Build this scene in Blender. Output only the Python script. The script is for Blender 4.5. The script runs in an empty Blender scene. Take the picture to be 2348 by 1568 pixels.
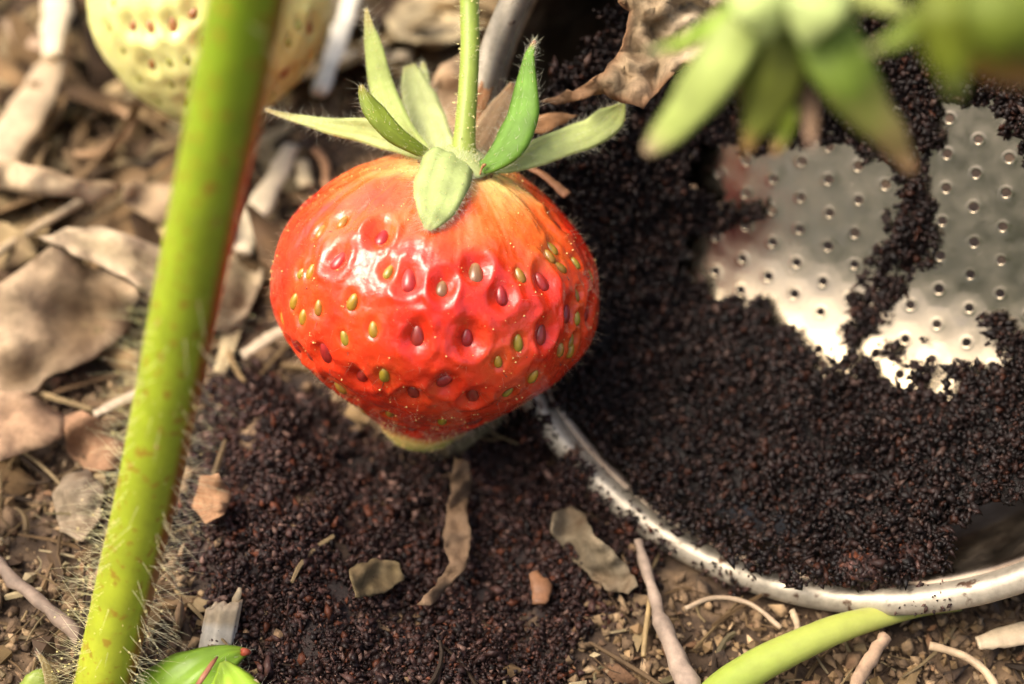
import bpy, math, random
import numpy as np
from mathutils import Vector, Matrix, noise, geometry
from mathutils.bvhtree import BVHTree

random.seed(7)
rng = np.random.default_rng(7)
scene = bpy.context.scene
COL = scene.collection
MM = 0.001                                   # everything below is written in millimetres

# ------------------------------------------------------------------ camera, sky, sun, exposure
PITCH = math.radians(50.0)
CAM_H = 103.0
LENS, SENSOR = 60.0, 36.0
W0, H0 = 2347.0, 1568.0
FPX = W0 * LENS / SENSOR
cam_d = bpy.data.cameras.new("camera")
cam_o = bpy.data.objects.new("camera", cam_d)
COL.objects.link(cam_o)
cam_o.location = (0, 0, CAM_H * MM)
cam_o.rotation_euler = (math.pi / 2 - PITCH, 0, 0)
cam_d.lens, cam_d.sensor_width = LENS, SENSOR
cam_d.clip_start, cam_d.clip_end = 0.005, 50.0
cam_d.dof.use_dof = True
cam_d.dof.focus_distance = 114.0 * MM
cam_d.dof.aperture_fstop = 17.0
cam_d.dof.aperture_blades = 7
scene.camera = cam_o

SUN = Vector((-0.50, -0.06, 0.86)).normalized()
world = bpy.data.worlds.new("World")
scene.world = world
world.use_nodes = True
wn = world.node_tree.nodes
bg = wn["Background"]
sky = wn.new("ShaderNodeTexSky")
sky.sky_type = 'NISHITA'
sky.sun_disc = False
sky.sun_elevation = math.asin(SUN.z)
sky.sun_rotation = math.atan2(SUN.x, SUN.y)
sky.air_density, sky.dust_density, sky.ozone_density = 0.7, 8.0, 0.4
world.node_tree.links.new(sky.outputs[0], bg.inputs[0])
bg.inputs[1].default_value = 0.15
sun_d = bpy.data.lights.new("sun", 'SUN')
sun_d.energy = 1.15
sun_d.angle = math.radians(40)
sun_d.color = (1.0, 0.91, 0.74)
sun_o = bpy.data.objects.new("sun", sun_d)
sun_o.rotation_euler = SUN.to_track_quat('Z', 'Y').to_euler()
sun_o.location = SUN * 2
COL.objects.link(sun_o)
scene.view_settings.view_transform = 'Standard'
scene.view_settings.look = 'None'
scene.view_settings.gamma = 1.0
scene.view_settings.use_curve_mapping = False
scene.view_settings.exposure = 1.2
scene.render.engine = 'CYCLES'
scene.cycles.use_denoising = True
scene.cycles.max_bounces = 8
scene.cycles.transparent_max_bounces = 8

# ------------------------------------------------------------------ helpers: points
CAM = Vector((0, 0, CAM_H))
FWD = Vector((0, math.cos(PITCH), -math.sin(PITCH)))
UP = Vector((0, math.sin(PITCH), math.cos(PITCH)))
RT = Vector((1, 0, 0))

def ray(px, py):
    return RT * ((px - W0 / 2) / FPX) - UP * ((py - H0 / 2) / FPX) + FWD

def P(px, py, d):
    """the point seen at (px, py) that lies d millimetres in front of the camera"""
    return CAM + ray(px, py) * d

def G(px, py, z=0.0):
    """the point seen at (px, py) that lies z millimetres above the soil level"""
    r = ray(px, py)
    return CAM + r * ((z - CAM_H) / r.z)

def fbm(p, s, o=4):
    return noise.fractal(Vector(p) * s, 1.0, 2.0, o)

def catmull(pts, n):
    pts = np.array(pts, float)
    m = len(pts)
    ts = np.linspace(0, m - 1, n)
    out = []
    for t in ts:
        i = min(int(t), m - 2)
        f = t - i
        p0 = pts[max(i - 1, 0)]; p1 = pts[i]; p2 = pts[i + 1]; p3 = pts[min(i + 2, m - 1)]
        out.append(0.5 * ((2 * p1) + (-p0 + p2) * f + (2 * p0 - 5 * p1 + 4 * p2 - p3) * f * f + (-p0 + 3 * p1 - 3 * p2 + p3) * f ** 3))
    return np.array(out)

# ------------------------------------------------------------------ helpers: objects
def props(o, label=None, cat=None, group=None, kind=None):
    if label: o["label"] = label
    if cat: o["category"] = cat
    if group: o["group"] = group
    if kind: o["kind"] = kind
    return o

def thing(name, at, label, cat, group=None):
    o = bpy.data.objects.new(name, None)
    o.empty_display_size = 0.002
    o.location = Vector(at) * MM
    COL.objects.link(o)
    return props(o, label, cat, group)

def world_loc(o):
    v = Vector((0, 0, 0))
    while o is not None:
        v += o.location
        o = o.parent
    return v

class MB:
    def __init__(self):
        self.v, self.f, self.c = [], [], []
    def vert(self, p, c=(1, 1, 1)):
        self.v.append((p[0], p[1], p[2])); self.c.append(c)
        return len(self.v) - 1
    def grid(self, rows, cols=None, closed=False, caps=False):
        """rows: list of lists of points, cols: matching colours"""
        base = len(self.v)
        n, m = len(rows), len(rows[0])
        for i, r in enumerate(rows):
            for j, p in enumerate(r):
                self.vert(p, cols[i][j] if cols is not None else (1, 1, 1))
        for i in range(n - 1):
            for j in range(m if closed else m - 1):
                a = base + i * m + j; b = base + i * m + (j + 1) % m
                self.f.append((a, b, b + m, a + m))
        if caps and closed:
            self.f.append(tuple(base + j for j in range(m))[::-1])
            self.f.append(tuple(base + (n - 1) * m + j for j in range(m)))
    def tube(self, pts, radii, sides=8, flat=1.0, up=None, cols=None, jitter=0.0, caps=True):
        pts = [Vector(p) for p in pts]
        rows, cc = [], []
        prev = None
        for i, p in enumerate(pts):
            t = (pts[min(i + 1, len(pts) - 1)] - pts[max(i - 1, 0)]).normalized()
            if prev is None:
                a = up if up is not None else (Vector((0, 0, 1)) if abs(t.z) < 0.9 else Vector((1, 0, 0)))
            else:
                a = prev
            a = (a - t * a.dot(t)).normalized()
            prev = a
            b = t.cross(a)
            row = []
            for k in range(sides):
                th = 2 * math.pi * k / sides
                rr = radii[i] * (1 + (random.uniform(-jitter, jitter) if jitter else 0))
                row.append(p + b * (math.cos(th) * rr) + a * (math.sin(th) * rr * flat))
            rows.append(row)
            cc.append([cols[i] if cols is not None else (1, 1, 1)] * sides)
        self.grid(rows, cc, closed=True, caps=caps)
    def hair(self, p, d, length, r, bend=None, n=3, c=(1, 1, 1)):
        d = d.normalized()
        a = d.orthogonal().normalized(); b = d.cross(a)
        base = len(self.v)
        for i in range(n + 1):
            f = i / n
            q = p + d * (length * f)
            if bend is not None: q = q + bend * (length * f * f)
            rr = r * (1 - 0.75 * f)
            for k in range(3):
                th = 2.0944 * k
                self.vert(q + a * (math.cos(th) * rr) + b * (math.sin(th) * rr), c)
        for i in range(n):
            for k in range(3):
                x = base + 3 * i + k; y = base + 3 * i + (k + 1) % 3
                self.f.append((x, y, y + 3, x + 3))
        return q
    def blob(self, p, r, c=(1, 1, 1), sc=(1, 1, 1)):
        base = len(self.v)
        M = Matrix.Rotation(random.uniform(0, 6.28), 3, Vector((random.random() - .5, random.random() - .5, random.random() - .5 + 1e-3)).normalized())
        for d in ((1, 0, 0), (-1, 0, 0), (0, 1, 0), (0, -1, 0), (0, 0, 1), (0, 0, -1)):
            k = r * random.uniform(0.75, 1.2)
            self.vert(Vector(p) + M @ Vector((d[0] * k * sc[0], d[1] * k * sc[1], d[2] * k * sc[2])), c)
        for a, b, e in ((0, 2, 4), (2, 1, 4), (1, 3, 4), (3, 0, 4), (2, 0, 5), (1, 2, 5), (3, 1, 5), (0, 3, 5)):
            self.f.append((base + a, base + b, base + e))
    def build(self, name, mat, parent=None, smooth=True, solid=None, **kw):
        return mesh_np(name, np.array(self.v, float), self.f, np.array(self.c, float), mat, parent, smooth, solid, **kw)

def mesh_np(name, V, F, C, mat, parent=None, smooth=True, solid=None, label=None, cat=None, group=None, kind=None):
    me = bpy.data.meshes.new(name)
    off = np.array(world_loc(parent)) if parent is not None else None
    if off is None:
        off = V.mean(axis=0) * MM
        off[2] = V[:, 2].min() * MM
    VV = V * MM - off
    if isinstance(F, np.ndarray):
        k = F.shape[1]
        me.vertices.add(len(VV)); me.vertices.foreach_set("co", VV.astype(np.float32).ravel())
        me.loops.add(F.size); me.loops.foreach_set("vertex_index", F.astype(np.int32).ravel())
        me.polygons.add(len(F)); me.polygons.foreach_set("loop_start", np.arange(0, F.size, k, dtype=np.int32))
        me.update(calc_edges=True)
    else:
        me.from_pydata(VV.tolist(), [], F)
    at = me.color_attributes.new("col", 'FLOAT_COLOR', 'POINT')
    CC = np.ones((len(VV), 4), np.float32); CC[:, :3] = C
    at.data.foreach_set("color", CC.ravel())
    if smooth:
        me.polygons.foreach_set("use_smooth", np.ones(len(me.polygons), bool))
    me.materials.append(mat)
    me.update()
    o = bpy.data.objects.new(name, me)
    COL.objects.link(o)
    if parent is not None:
        o.parent = parent
    else:
        o.location = off
    if solid:
        m = o.modifiers.new("thickness", 'SOLIDIFY'); m.thickness = solid * MM; m.offset = 0
    return props(o, label, cat, group, kind)

# ------------------------------------------------------------------ helpers: materials
def material(name, rough=0.6, var=0.3, scale=900, stretch=(1, 1, 1), bump=0.0, bscale=2500, sss=0.0, sss_r=(1, .3, .15), sss_mm=1.0,
             trans=0.0, metal=0.0, coat=0.0, spec=0.5, tint=None, tint_scale=300, tint_lo=0.5, tint_hi=0.65, rvar=0.0, mm_bump=0.1):
    m = bpy.data.materials.new(name)
    m.use_nodes = True
    nt = m.node_tree; N = nt.nodes; L = nt.links
    b = N["Principled BSDF"]
    b.inputs["Roughness"].default_value = rough
    b.inputs["Metallic"].default_value = metal
    b.inputs["Coat Weight"].default_value = coat
    b.inputs["Coat Roughness"].default_value = 0.12
    b.inputs["Specular IOR Level"].default_value = spec
    at = N.new("ShaderNodeAttribute"); at.attribute_name = "col"
    tc = N.new("ShaderNodeTexCoord")
    mp = N.new("ShaderNodeMapping"); mp.inputs["Scale"].default_value = stretch
    L.new(tc.outputs["Object"], mp.inputs["Vector"])
    nz = N.new("ShaderNodeTexNoise"); nz.inputs["Scale"].default_value = scale; nz.inputs["Detail"].default_value = 6; nz.inputs["Roughness"].default_value = 0.65
    L.new(mp.outputs[0], nz.inputs["Vector"])
    mr = N.new("ShaderNodeMapRange")
    mr.inputs["From Min"].default_value = 0.3; mr.inputs["From Max"].default_value = 0.7
    mr.inputs["To Min"].default_value = 1 - var; mr.inputs["To Max"].default_value = 1 + var
    L.new(nz.outputs["Fac"], mr.inputs["Value"])
    mx = N.new("ShaderNodeMix"); mx.data_type = 'RGBA'; mx.blend_type = 'MULTIPLY'; mx.inputs["Factor"].default_value = 1
    L.new(at.outputs["Color"], mx.inputs["A"]); L.new(mr.outputs[0], mx.inputs["B"])
    col = mx.outputs["Result"]
    if tint is not None:
        n2 = N.new("ShaderNodeTexNoise"); n2.inputs["Scale"].default_value = tint_scale; n2.inputs["Detail"].default_value = 5
        L.new(mp.outputs[0], n2.inputs["Vector"])
        m2 = N.new("ShaderNodeMapRange"); m2.inputs["From Min"].default_value = tint_lo; m2.inputs["From Max"].default_value = tint_hi
        L.new(n2.outputs["Fac"], m2.inputs["Value"])
        t = N.new("ShaderNodeMix"); t.data_type = 'RGBA'
        L.new(m2.outputs[0], t.inputs["Factor"]); L.new(col, t.inputs["A"]); t.inputs["B"].default_value = (*tint, 1)
        col = t.outputs["Result"]
    L.new(col, b.inputs["Base Color"])
    if rvar:
        m3 = N.new("ShaderNodeMapRange"); m3.inputs["To Min"].default_value = max(rough - rvar, 0.02); m3.inputs["To Max"].default_value = rough + rvar
        m3.inputs["From Min"].default_value = 0.3; m3.inputs["From Max"].default_value = 0.7
        L.new(nz.outputs["Fac"], m3.inputs["Value"]); L.new(m3.outputs[0], b.inputs["Roughness"])
    if bump:
        nb = N.new("ShaderNodeTexNoise"); nb.inputs["Scale"].default_value = bscale; nb.inputs["Detail"].default_value = 5
        L.new(mp.outputs[0], nb.inputs["Vector"])
        bp = N.new("ShaderNodeBump"); bp.inputs["Strength"].default_value = bump; bp.inputs["Distance"].default_value = mm_bump * MM
        L.new(nb.outputs["Fac"], bp.inputs["Height"]); L.new(bp.outputs[0], b.inputs["Normal"])
        if coat: L.new(bp.outputs[0], b.inputs["Coat Normal"])
    if sss:
        b.inputs["Subsurface Weight"].default_value = sss
        b.inputs["Subsurface Radius"].default_value = sss_r
        b.inputs["Subsurface Scale"].default_value = sss_mm * MM
    if trans:
        tr = N.new("ShaderNodeBsdfTranslucent"); L.new(col, tr.inputs["Color"])
        ms = N.new("ShaderNodeMixShader"); ms.inputs[0].default_value = trans
        L.new(b.outputs[0], ms.inputs[1]); L.new(tr.outputs[0], ms.inputs[2])
        L.new(ms.outputs[0], N["Material Output"].inputs["Surface"])
    return m

M = {}
M["soil"] = material("soil", 0.9, 0.55, 500, bump=0.8, bscale=900, mm_bump=0.6, tint=(0.20, 0.13, 0.07), tint_scale=160, tint_lo=0.52, tint_hi=0.66)
M["litter"] = material("dry_litter", 0.75, 0.3, 700, bump=0.5, bscale=1800, trans=0.12, spec=0.3)
M["straw"] = material("straw", 0.55, 0.25, 900, stretch=(1, 1, 1), bump=0.4, bscale=2200, trans=0.12, spec=0.4)
M["dryleaf"] = material("dry_leaf", 0.8, 0.4, 600, bump=0.8, bscale=1300, trans=0.15, spec=0.2, tint=(0.09, 0.055, 0.03), tint_scale=330, tint_lo=0.50, tint_hi=0.72)
M["grounds"] = material("coffee_grounds", 0.52, 0.4, 1500, bump=0.5, bscale=5000, spec=0.26)
M["metal"] = material("brushed_steel", 0.21, 0.12, 500, metal=1.0, bump=0.08, bscale=6000, mm_bump=0.012, rvar=0.07)
M["wallmetal"] = material("stained_shaded_steel", 0.42, 0.3, 500, metal=1.0, bump=0.15, bscale=5000, mm_bump=0.02, rvar=0.1, tint=(0.10, 0.07, 0.05), tint_scale=220, tint_lo=0.42, tint_hi=0.66)  # coffee stain, with the shade inside the basket also put into the colour
M["rimmetal"] = material("rim_steel", 0.55, 0.22, 1200, metal=0.7, bump=0.4, bscale=4500, mm_bump=0.03, tint=(0.12, 0.07, 0.045), tint_scale=900, tint_lo=0.62, tint_hi=0.70)
M["berry"] = material("ripe_flesh", 0.27, 0.14, 600, bump=0.8, bscale=3400, mm_bump=0.05, sss=0.4, sss_r=(1.0, .25, .08), sss_mm=1.4, coat=0.5, rvar=0.08)
M["unripe"] = material("unripe_flesh", 0.32, 0.08, 500, bump=0.2, bscale=2200, mm_bump=0.05, sss=0.4, sss_r=(1, .9, .4), sss_mm=1.5, coat=0.3)
M["seed"] = material("seed_skin", 0.28, 0.30, 1500, bump=0.2, bscale=5000, mm_bump=0.03, coat=0.3)
M["sepal"] = material("sepal", 0.6, 0.16, 900, bump=0.45, bscale=3500, mm_bump=0.06, trans=0.28, spec=0.35)
M["leaf"] = material("young_leaf", 0.4, 0.12, 600, bump=0.25, bscale=2500, mm_bump=0.05, trans=0.3, spec=0.45)
M["stem"] = material("stem_skin", 0.45, 0.10, 700, bump=0.25, bscale=2500, mm_bump=0.04, sss=0.3, sss_r=(.6, 1, .2), sss_mm=1.0, spec=0.4)
M["petiole"] = material("petiole_skin", 0.42, 0.16, 500, bump=0.3, bscale=2200, mm_bump=0.05, sss=0.3, sss_r=(.6, 1, .2), sss_mm=1.0, spec=0.4, tint=(.27, .19, .015), tint_scale=1400, tint_lo=0.57, tint_hi=0.66)
M["hair"] = material("plant_hair", 0.45, 0.0, 500, trans=0.45, spec=0.5)
M["pollen"] = material("pollen", 0.7, 0.1, 500, trans=0.1)
M["twig"] = material("twig_bark", 0.75, 0.35, 900, bump=0.6, bscale=2000, mm_bump=0.12)

# ------------------------------------------------------------------ basket frame (needed by the ground)
BC = P(1906, 482, 112.5)                           # centre of the mouth
BN = (RT * -0.45 + UP * -0.20 - FWD * 0.87).normalized()
BU = (RT - BN * RT.dot(BN)).normalized()
BV = BN.cross(BU)
BR, BFR, BL = 28.1, 23.6, 14.0                     # mouth radius, floor radius, depth

def B(u, v, w):
    return BC + BU * u + BV * v + BN * w
def RP(px, py, w=0.0):
    """the point seen at (px, py) on the plane w millimetres above the basket's mouth"""
    r = ray(px, py)
    return CAM + r * (((BC - CAM).dot(BN) + w) / r.dot(BN))
def near_basket(p, m=1.5):
    r = Vector(p) - BC
    w = r.dot(BN)
    return w < 14 and (r - BN * w).length < BR + m
def floor_w(u, v):                                 # the floor is bent up along its lower side
    return -BL + 0.021 * max(0.0, -v - 5.0 - 0.15 * u) ** 2
BW = -BL
def rwall(w):                                      # inner radius at w (0 at the mouth, BW where the wall meets the floor)
    t = (w - BW) / -BW
    return BFR + (BR - 1.7 - BFR) * min(max(t, 0), 1) ** 0.8

# ------------------------------------------------------------------ ground
SPILL = [(470, 900), (560, 850), (680, 850), (800, 960), (950, 1030), (1130, 950), (1200, 930), (1340, 1090), (1440, 1230), (1380, 1300), (1310, 1400),
         (1280, 1600), (540, 1610), (540, 1480), (455, 1370), (430, 1260), (455, 1080)]
spill_g = np.array([G(x, y)[:2] for x, y in SPILL])

def poly_sd(x, y, poly):
    """signed distance, positive inside"""
    inside = np.zeros(x.shape, bool)
    dist = np.full(x.shape, 1e9)
    n = len(poly)
    for i in range(n):
        x1, y1 = poly[i]; x2, y2 = poly[(i + 1) % n]
        c = ((y1 > y) != (y2 > y)) & (x < (x2 - x1) * (y - y1) / (y2 - y1 + 1e-12) + x1)
        inside ^= c
        t = np.clip(((x - x1) * (x2 - x1) + (y - y1) * (y2 - y1)) / ((x2 - x1) ** 2 + (y2 - y1) ** 2), 0, 1)
        dist = np.minimum(dist, np.hypot(x - x1 - t * (x2 - x1), y - y1 - t * (y2 - y1)))
    return np.where(inside, dist, -dist)

def base_h(x, y):
    h = 2.2 * fbm((x, y, 3.1), 0.034, 4) + 0.9 * fbm((x, y, 9.4), 0.16, 3) + 0.45 * fbm((x, y, 2.2), 0.55, 3)
    sd = float(poly_sd(np.array([x]), np.array([y]), spill_g)[0])
    k = min(max((sd + 2) / 10, 0), 1)
    h += k * k * (3 - 2 * k) * (1.6 + 1.6 * fbm((x, y, 31), 0.09, 4))
    dxy = math.hypot(x - BC.x, y - BC.y)
    g = min(max((BR + 10 - dxy) / 10, 0), 1)
    h = h * (1 - g) + min(h, -1.8) * g
    # the soil gives way under the basket
    for z in np.arange(-24, 14, 1.0):
        r = Vector((x, y, z)) - BC
        w = r.dot(BN)
        if -BL - 1.5 < w < 1.0 and math.hypot(r.dot(BU), r.dot(BV)) < rwall(w) + 1.6:
            h = min(h, z - 1.2)
            break
    return h

GX = np.linspace(-80, 90, 230); GY = np.linspace(22, 192, 230)
GZ = np.array([[base_h(x, y) for x in GX] for y in GY])
def gz(x, y):
    i = min(max((y - GY[0]) / (GY[1] - GY[0]), 0), len(GY) - 1.001); j = min(max((x - GX[0]) / (GX[1] - GX[0]), 0), len(GX) - 1.001)
    a, b = int(i), int(j); f, g = i - a, j - b
    return (GZ[a, b] * (1 - f) * (1 - g) + GZ[a, b + 1] * (1 - f) * g + GZ[a + 1, b] * f * (1 - g) + GZ[a + 1, b + 1] * f * g)
def gn(x, y):
    e = 1.0
    return Vector((gz(x - e, y) - gz(x + e, y), gz(x, y - e) - gz(x, y + e), 2 * e)).normalized()
def GS(px, py, lift=0.0):
    """the point on the uneven soil seen at (px, py), lifted"""
    z = 0.0
    for _ in range(5):
        p = G(px, py, z + lift); z = gz(p.x, p.y)
    return G(px, py, z + lift)

xx, yy = np.meshgrid(GX, GY)
# a wide apron runs on from the detailed middle to the far garden
ext = [2500.0]
gx = np.concatenate([[-2500, -800, -300, -150], GX, [150, 300, 800, 2500]])
gy = np.concatenate([[-2500, -800, -250, -50], GY, [260, 600, 1200, 4000]])
zz = np.zeros((len(gy), len(gx))); zz[4:-4, 4:-4] = GZ
V = np.stack([np.repeat(gx[None], len(gy), 0), np.repeat(gy[:, None], len(gx), 1), zz], -1).reshape(-1, 3)
nx = len(gx)
idx = np.arange(len(gy) * nx).reshape(len(gy), nx)
F = np.stack([idx[:-1, :-1], idx[:-1, 1:], idx[1:, 1:], idx[1:, :-1]], -1).reshape(-1, 4)
sdv = poly_sd(V[:, 0], V[:, 1], spill_g)
kk = np.clip((sdv + 3) / 5, 0, 1)[:, None]
C = np.array([0.062, 0.038, 0.021])[None] * (1 - kk) + np.array([0.022, 0.014, 0.012])[None] * kk
ground = mesh_np("soil", V, F, C, M["soil"], kind="structure")

# ------------------------------------------------------------------ numpy scatter of small irregular grains
OCT_V = np.array([(1, 0, 0), (-1, 0, 0), (0, 1, 0), (0, -1, 0), (0, 0, 1), (0, 0, -1)], float)
OCT_F = np.array([(0, 2, 4), (2, 1, 4), (1, 3, 4), (3, 0, 4), (2, 0, 5), (1, 2, 5), (3, 1, 5), (0, 3, 5)])
def grains(pos, size, cols, elong=0.5):
    n = len(pos)
    q = rng.normal(size=(n, 4)); q /= np.linalg.norm(q, axis=1)[:, None]
    w, x, y, z = q.T
    R = np.stack([np.stack([1 - 2 * (y * y + z * z), 2 * (x * y - z * w), 2 * (x * z + y * w)], -1),
                  np.stack([2 * (x * y + z * w), 1 - 2 * (x * x + z * z), 2 * (y * z - x * w)], -1),
                  np.stack([2 * (x * z - y * w), 2 * (y * z + x * w), 1 - 2 * (x * x + y * y)], -1)], 1)
    s = size[:, None] * np.stack([1 + elong * rng.random(n) * 1.6, 1 - 0.3 * rng.random(n), 1 - elong * rng.random(n)], -1)
    base = OCT_V[None] * rng.uniform(0.65, 1.3, (n, 6, 1)) + rng.normal(0, 0.16, (n, 6, 3))
    vv = np.einsum('nij,nkj->nki', R, base * s[:, None, :]) + pos[:, None, :]
    ff = OCT_F[None] + (np.arange(n) * 6)[:, None, None]
    return vv.reshape(-1, 3), ff.reshape(-1, 3), np.repeat(cols, 6, axis=0)

def ground_cols(n, dark=1.0):
    pal = np.array([(0.014, 0.007, 0.006), (0.023, 0.011, 0.009), (0.040, 0.019, 0.015), (0.008, 0.004, 0.003), (0.060, 0.018, 0.008), (0.100, 0.058, 0.044)])
    i = rng.choice(len(pal), n, p=[.26, .26, .20, .14, .08, .06])
    return pal[i] * rng.uniform(0.6, 1.5, (n, 1)) * dark

# spilled coffee grounds on the soil
lo, hi = spill_g.min(0) - 6, spill_g.max(0) + 6
pts = rng.uniform(lo, hi, (80000, 2))
sd = poly_sd(pts[:, 0], pts[:, 1], spill_g)
nzv = np.array([noise.noise(Vector((p[0] * .16, p[1] * .16, 4))) for p in pts])
keep = (sd + nzv * 5.0 > rng.exponential(1.0, len(pts)) * -1.5) & (nzv + 0.12 * sd > -0.42)
pts = pts[keep]
z = np.array([gz(a, b) + 1.25 * noise.noise(Vector((a * .38, b * .38, 6))) + 0.3 * noise.noise(Vector((a * 1.4, b * 1.4, 6))) for a, b in pts]) + rng.uniform(-0.2, 0.5, len(pts))
pos = np.column_stack([pts, z])
clods = []
for _ in range(560):
    q = pts[rng.integers(len(pts))]
    r = rng.lognormal(math.log(.55), .45)
    m = int(12 + 95 * r * r)
    clods.append(np.column_stack([q[0] + rng.normal(0, r * .55, m), q[1] + rng.normal(0, r * .55, m), gz(q[0], q[1]) + r * .45 + rng.normal(0, r * .38, m)]))
pos = np.concatenate([pos] + clods)
keep = np.array([not near_basket(p, 0.2) or random.random() < .03 for p in pos])
pos = pos[keep]
size = np.clip(rng.lognormal(math.log(0.135), 0.60, len(pos)), 0.05, 0.42)
v, f, c = grains(pos, size, ground_cols(len(pos), 1.15), 0.6)
mesh_np("coffee_grounds", v, f, c, M["grounds"], smooth=False, kind="stuff",
        label="dark coffee grounds spilled on the soil below the red strawberry", cat="coffee grounds")

# ------------------------------------------------------------------ metal filter basket
basket = thing("filter_basket", B(0, 0, -BL), "round stainless steel filter basket lying tipped on the soil, dark grounds inside", "filter basket")
def lathe(profile, n=160, col=(.20, .165, .125)):  # default colour is the wall's, lowered for shade as well as stain
    mb = MB()
    rows = [[B(r * math.cos(2 * math.pi * k / n), r * math.sin(2 * math.pi * k / n), w) for k in range(n)] for r, w in profile]
    mb.grid(rows, [[col] * n for _ in rows], closed=True)
    return mb
prof = [(BFR + 0.02, BW - 0.02)] + [(rwall(w), w) for w in np.linspace(BW + 0.3, -1.35, 16)]
wall = lathe(prof + [(BR - 1.0, -1.4)] + [(rwall(w) + 0.9, w) for w in np.linspace(-2.2, BW - 0.4, 14)] + [(BFR + .02, BW - 0.45)])
wall.build("wall", M["wallmetal"], basket)
lip = lathe([(BR - 1.72, -1.35), (BR - 1.68, -0.62), (BR - 1.55, -0.24), (BR - 1.3, -0.02), (BR - 0.9, 0.05), (BR - 0.45, 0.02), (BR - 0.1, -0.12), (BR + .06, -0.4), (BR + 0.0, -0.85), (BR - 0.6, -1.3), (BR - 1.72, -1.352)], col=(.46, .41, .32))
lip.build("rim", M["rimmetal"], basket)
# perforated floor: one cell per hole
mb = MB()
SP = 2.48
fc = (.34, .285, .20)
for a in range(-13, 14):
    for b in range(-13, 14):
        cx, cy = SP * (a * 0.866), SP * (b + 0.5 * a)
        if math.hypot(cx, cy) > BFR + 1.2: continue
        jx, jy = random.uniform(-.12, .12), random.uniform(-.12, .12)
        rows = []
        outer = []
        for k in range(12):
            th = math.pi * k / 6
            rr = SP / math.sqrt(3) if k % 2 == 0 else SP / 2
            outer.append((cx + rr * math.cos(th), cy + rr * math.sin(th)))
        def lim(p):
            d = math.hypot(*p)
            return (p[0] * BFR / d, p[1] * BFR / d) if d > BFR else p
        hole = math.hypot(cx, cy) < BFR - 1.5
        rows.append([B(*lim(p), floor_w(*lim(p))) for p in outer])
        if hole:
            hr = random.uniform(0.27, 0.33)
            for rr, w in ((hr + .36, 0.0), (hr + .31, 0.003), (hr + .18, .012), (hr + .09, .020), (hr + .03, .012), (hr, -.02), (hr, -0.06)):
                ring = [(cx + jx + rr * math.cos(math.pi * k / 6), cy + jy + rr * math.sin(math.pi * k / 6)) for k in range(12)]
                rows.append([B(*p, floor_w(*p) + w) for p in ring])
            mb.grid(rows, [[fc] * 12 for _ in rows], closed=True)
        else:
            base = len(mb.v)
            for p in rows[0]: mb.vert(p, fc)
            mb.f.append(tuple(range(base, base + 12)))
mb.build("perforated_floor", M["metal"], basket)

# ------------------------------------------------------------------ coffee grounds inside the basket
BARE1 = [(1600, 335), (1640, 320), (1720, 350), (1800, 330), (1960, 330), (2060, 380), (2050, 450), (2030, 560), (1990, 590), (2010, 640), (1960, 640), (1945, 740), (1880, 790), (1780, 740), (1765, 680), (1700, 695),
         (1640, 670), (1565, 610), (1580, 540), (1690, 520), (1760, 470), (1640, 460), (1585, 430)]
BARE2 = [(2150, 230), (2260, 245), (2310, 300), (2360, 360), (2420, 420), (2420, 800), (2350, 760), (2290, 720), (2240, 740), (2290, 800), (2260, 840), (2120, 830), (2110, 780), (2060, 770), (2000, 770), (2080, 650), (2110, 600), (2150, 560),
         (2130, 470), (2110, 400), (2160, 330)]
BARE_W = [(2170, 1300), (2200, 1200), (2260, 1165), (2600, 1090), (2600, 1500), (2160, 1500), (2130, 1365)]
BARE_E = [(1340, 1075), (1440, 1140), (1600, 1240), (1720, 1300), (1840, 1368), (1990, 1392), (1990, 1500), (1300, 1500)]
BARE_T = [(1000, -300), (1480, -300), (1380, 60), (1270, 190), (1180, 230), (1000, 250)]
def project(p):
    r = Vector(p) - CAM
    d = r.dot(FWD)
    return W0 / 2 + r.dot(RT) / d * FPX, H0 / 2 - r.dot(UP) / d * FPX
def isle(x, y, r):
    return [(x + r * math.cos(k * .785) * (1 + .3 * math.sin(k * 2.3 + x)), y + r * math.sin(k * .785)) for k in range(8)]
ISLES = [isle(*q) for q in ((1905, 800, 34), (1985, 796, 26), (2022, 836, 26), (2075, 755, 44), (2066, 858, 32), (2148, 872, 22), (2190, 888, 14), (2024, 752, 16), (1946, 852, 14), (1868, 846, 12), (2100, 800, 26))]
polys = [np.array(p, float) for p in (BARE1, BARE2, BARE_W, BARE_E, BARE_T)]
FN = np.array(polys[0])

def heap_w(u, v):
    """height of the grounds above the floor in the basket"""
    u, v = u * 1.16, v * 1.16
    lowc = max(0.0, (-v - 9.0 - 0.10 * u) / 19.0)
    h = 5.0 * lowc ** 0.95
    lf = max(0.0, (-u - 14.0) / 13.0)
    h = max(h, 11.0 * lf ** 1.1)
    tp = max(0.0, (math.hypot(u, v) - 24) / 6.0) if v > 4 else 0
    h = max(h, 2.0 * tp)
    h += 0.5 + 1.0 * fbm((u, v, 5), 0.13, 4)
    return max(h, 0.25)
def covered(px, py, jit=0.0):
    x, y = np.array([px]), np.array([py])
    return all(poly_sd(x, y, p)[0] + jit < 0 for p in polys)
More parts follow.
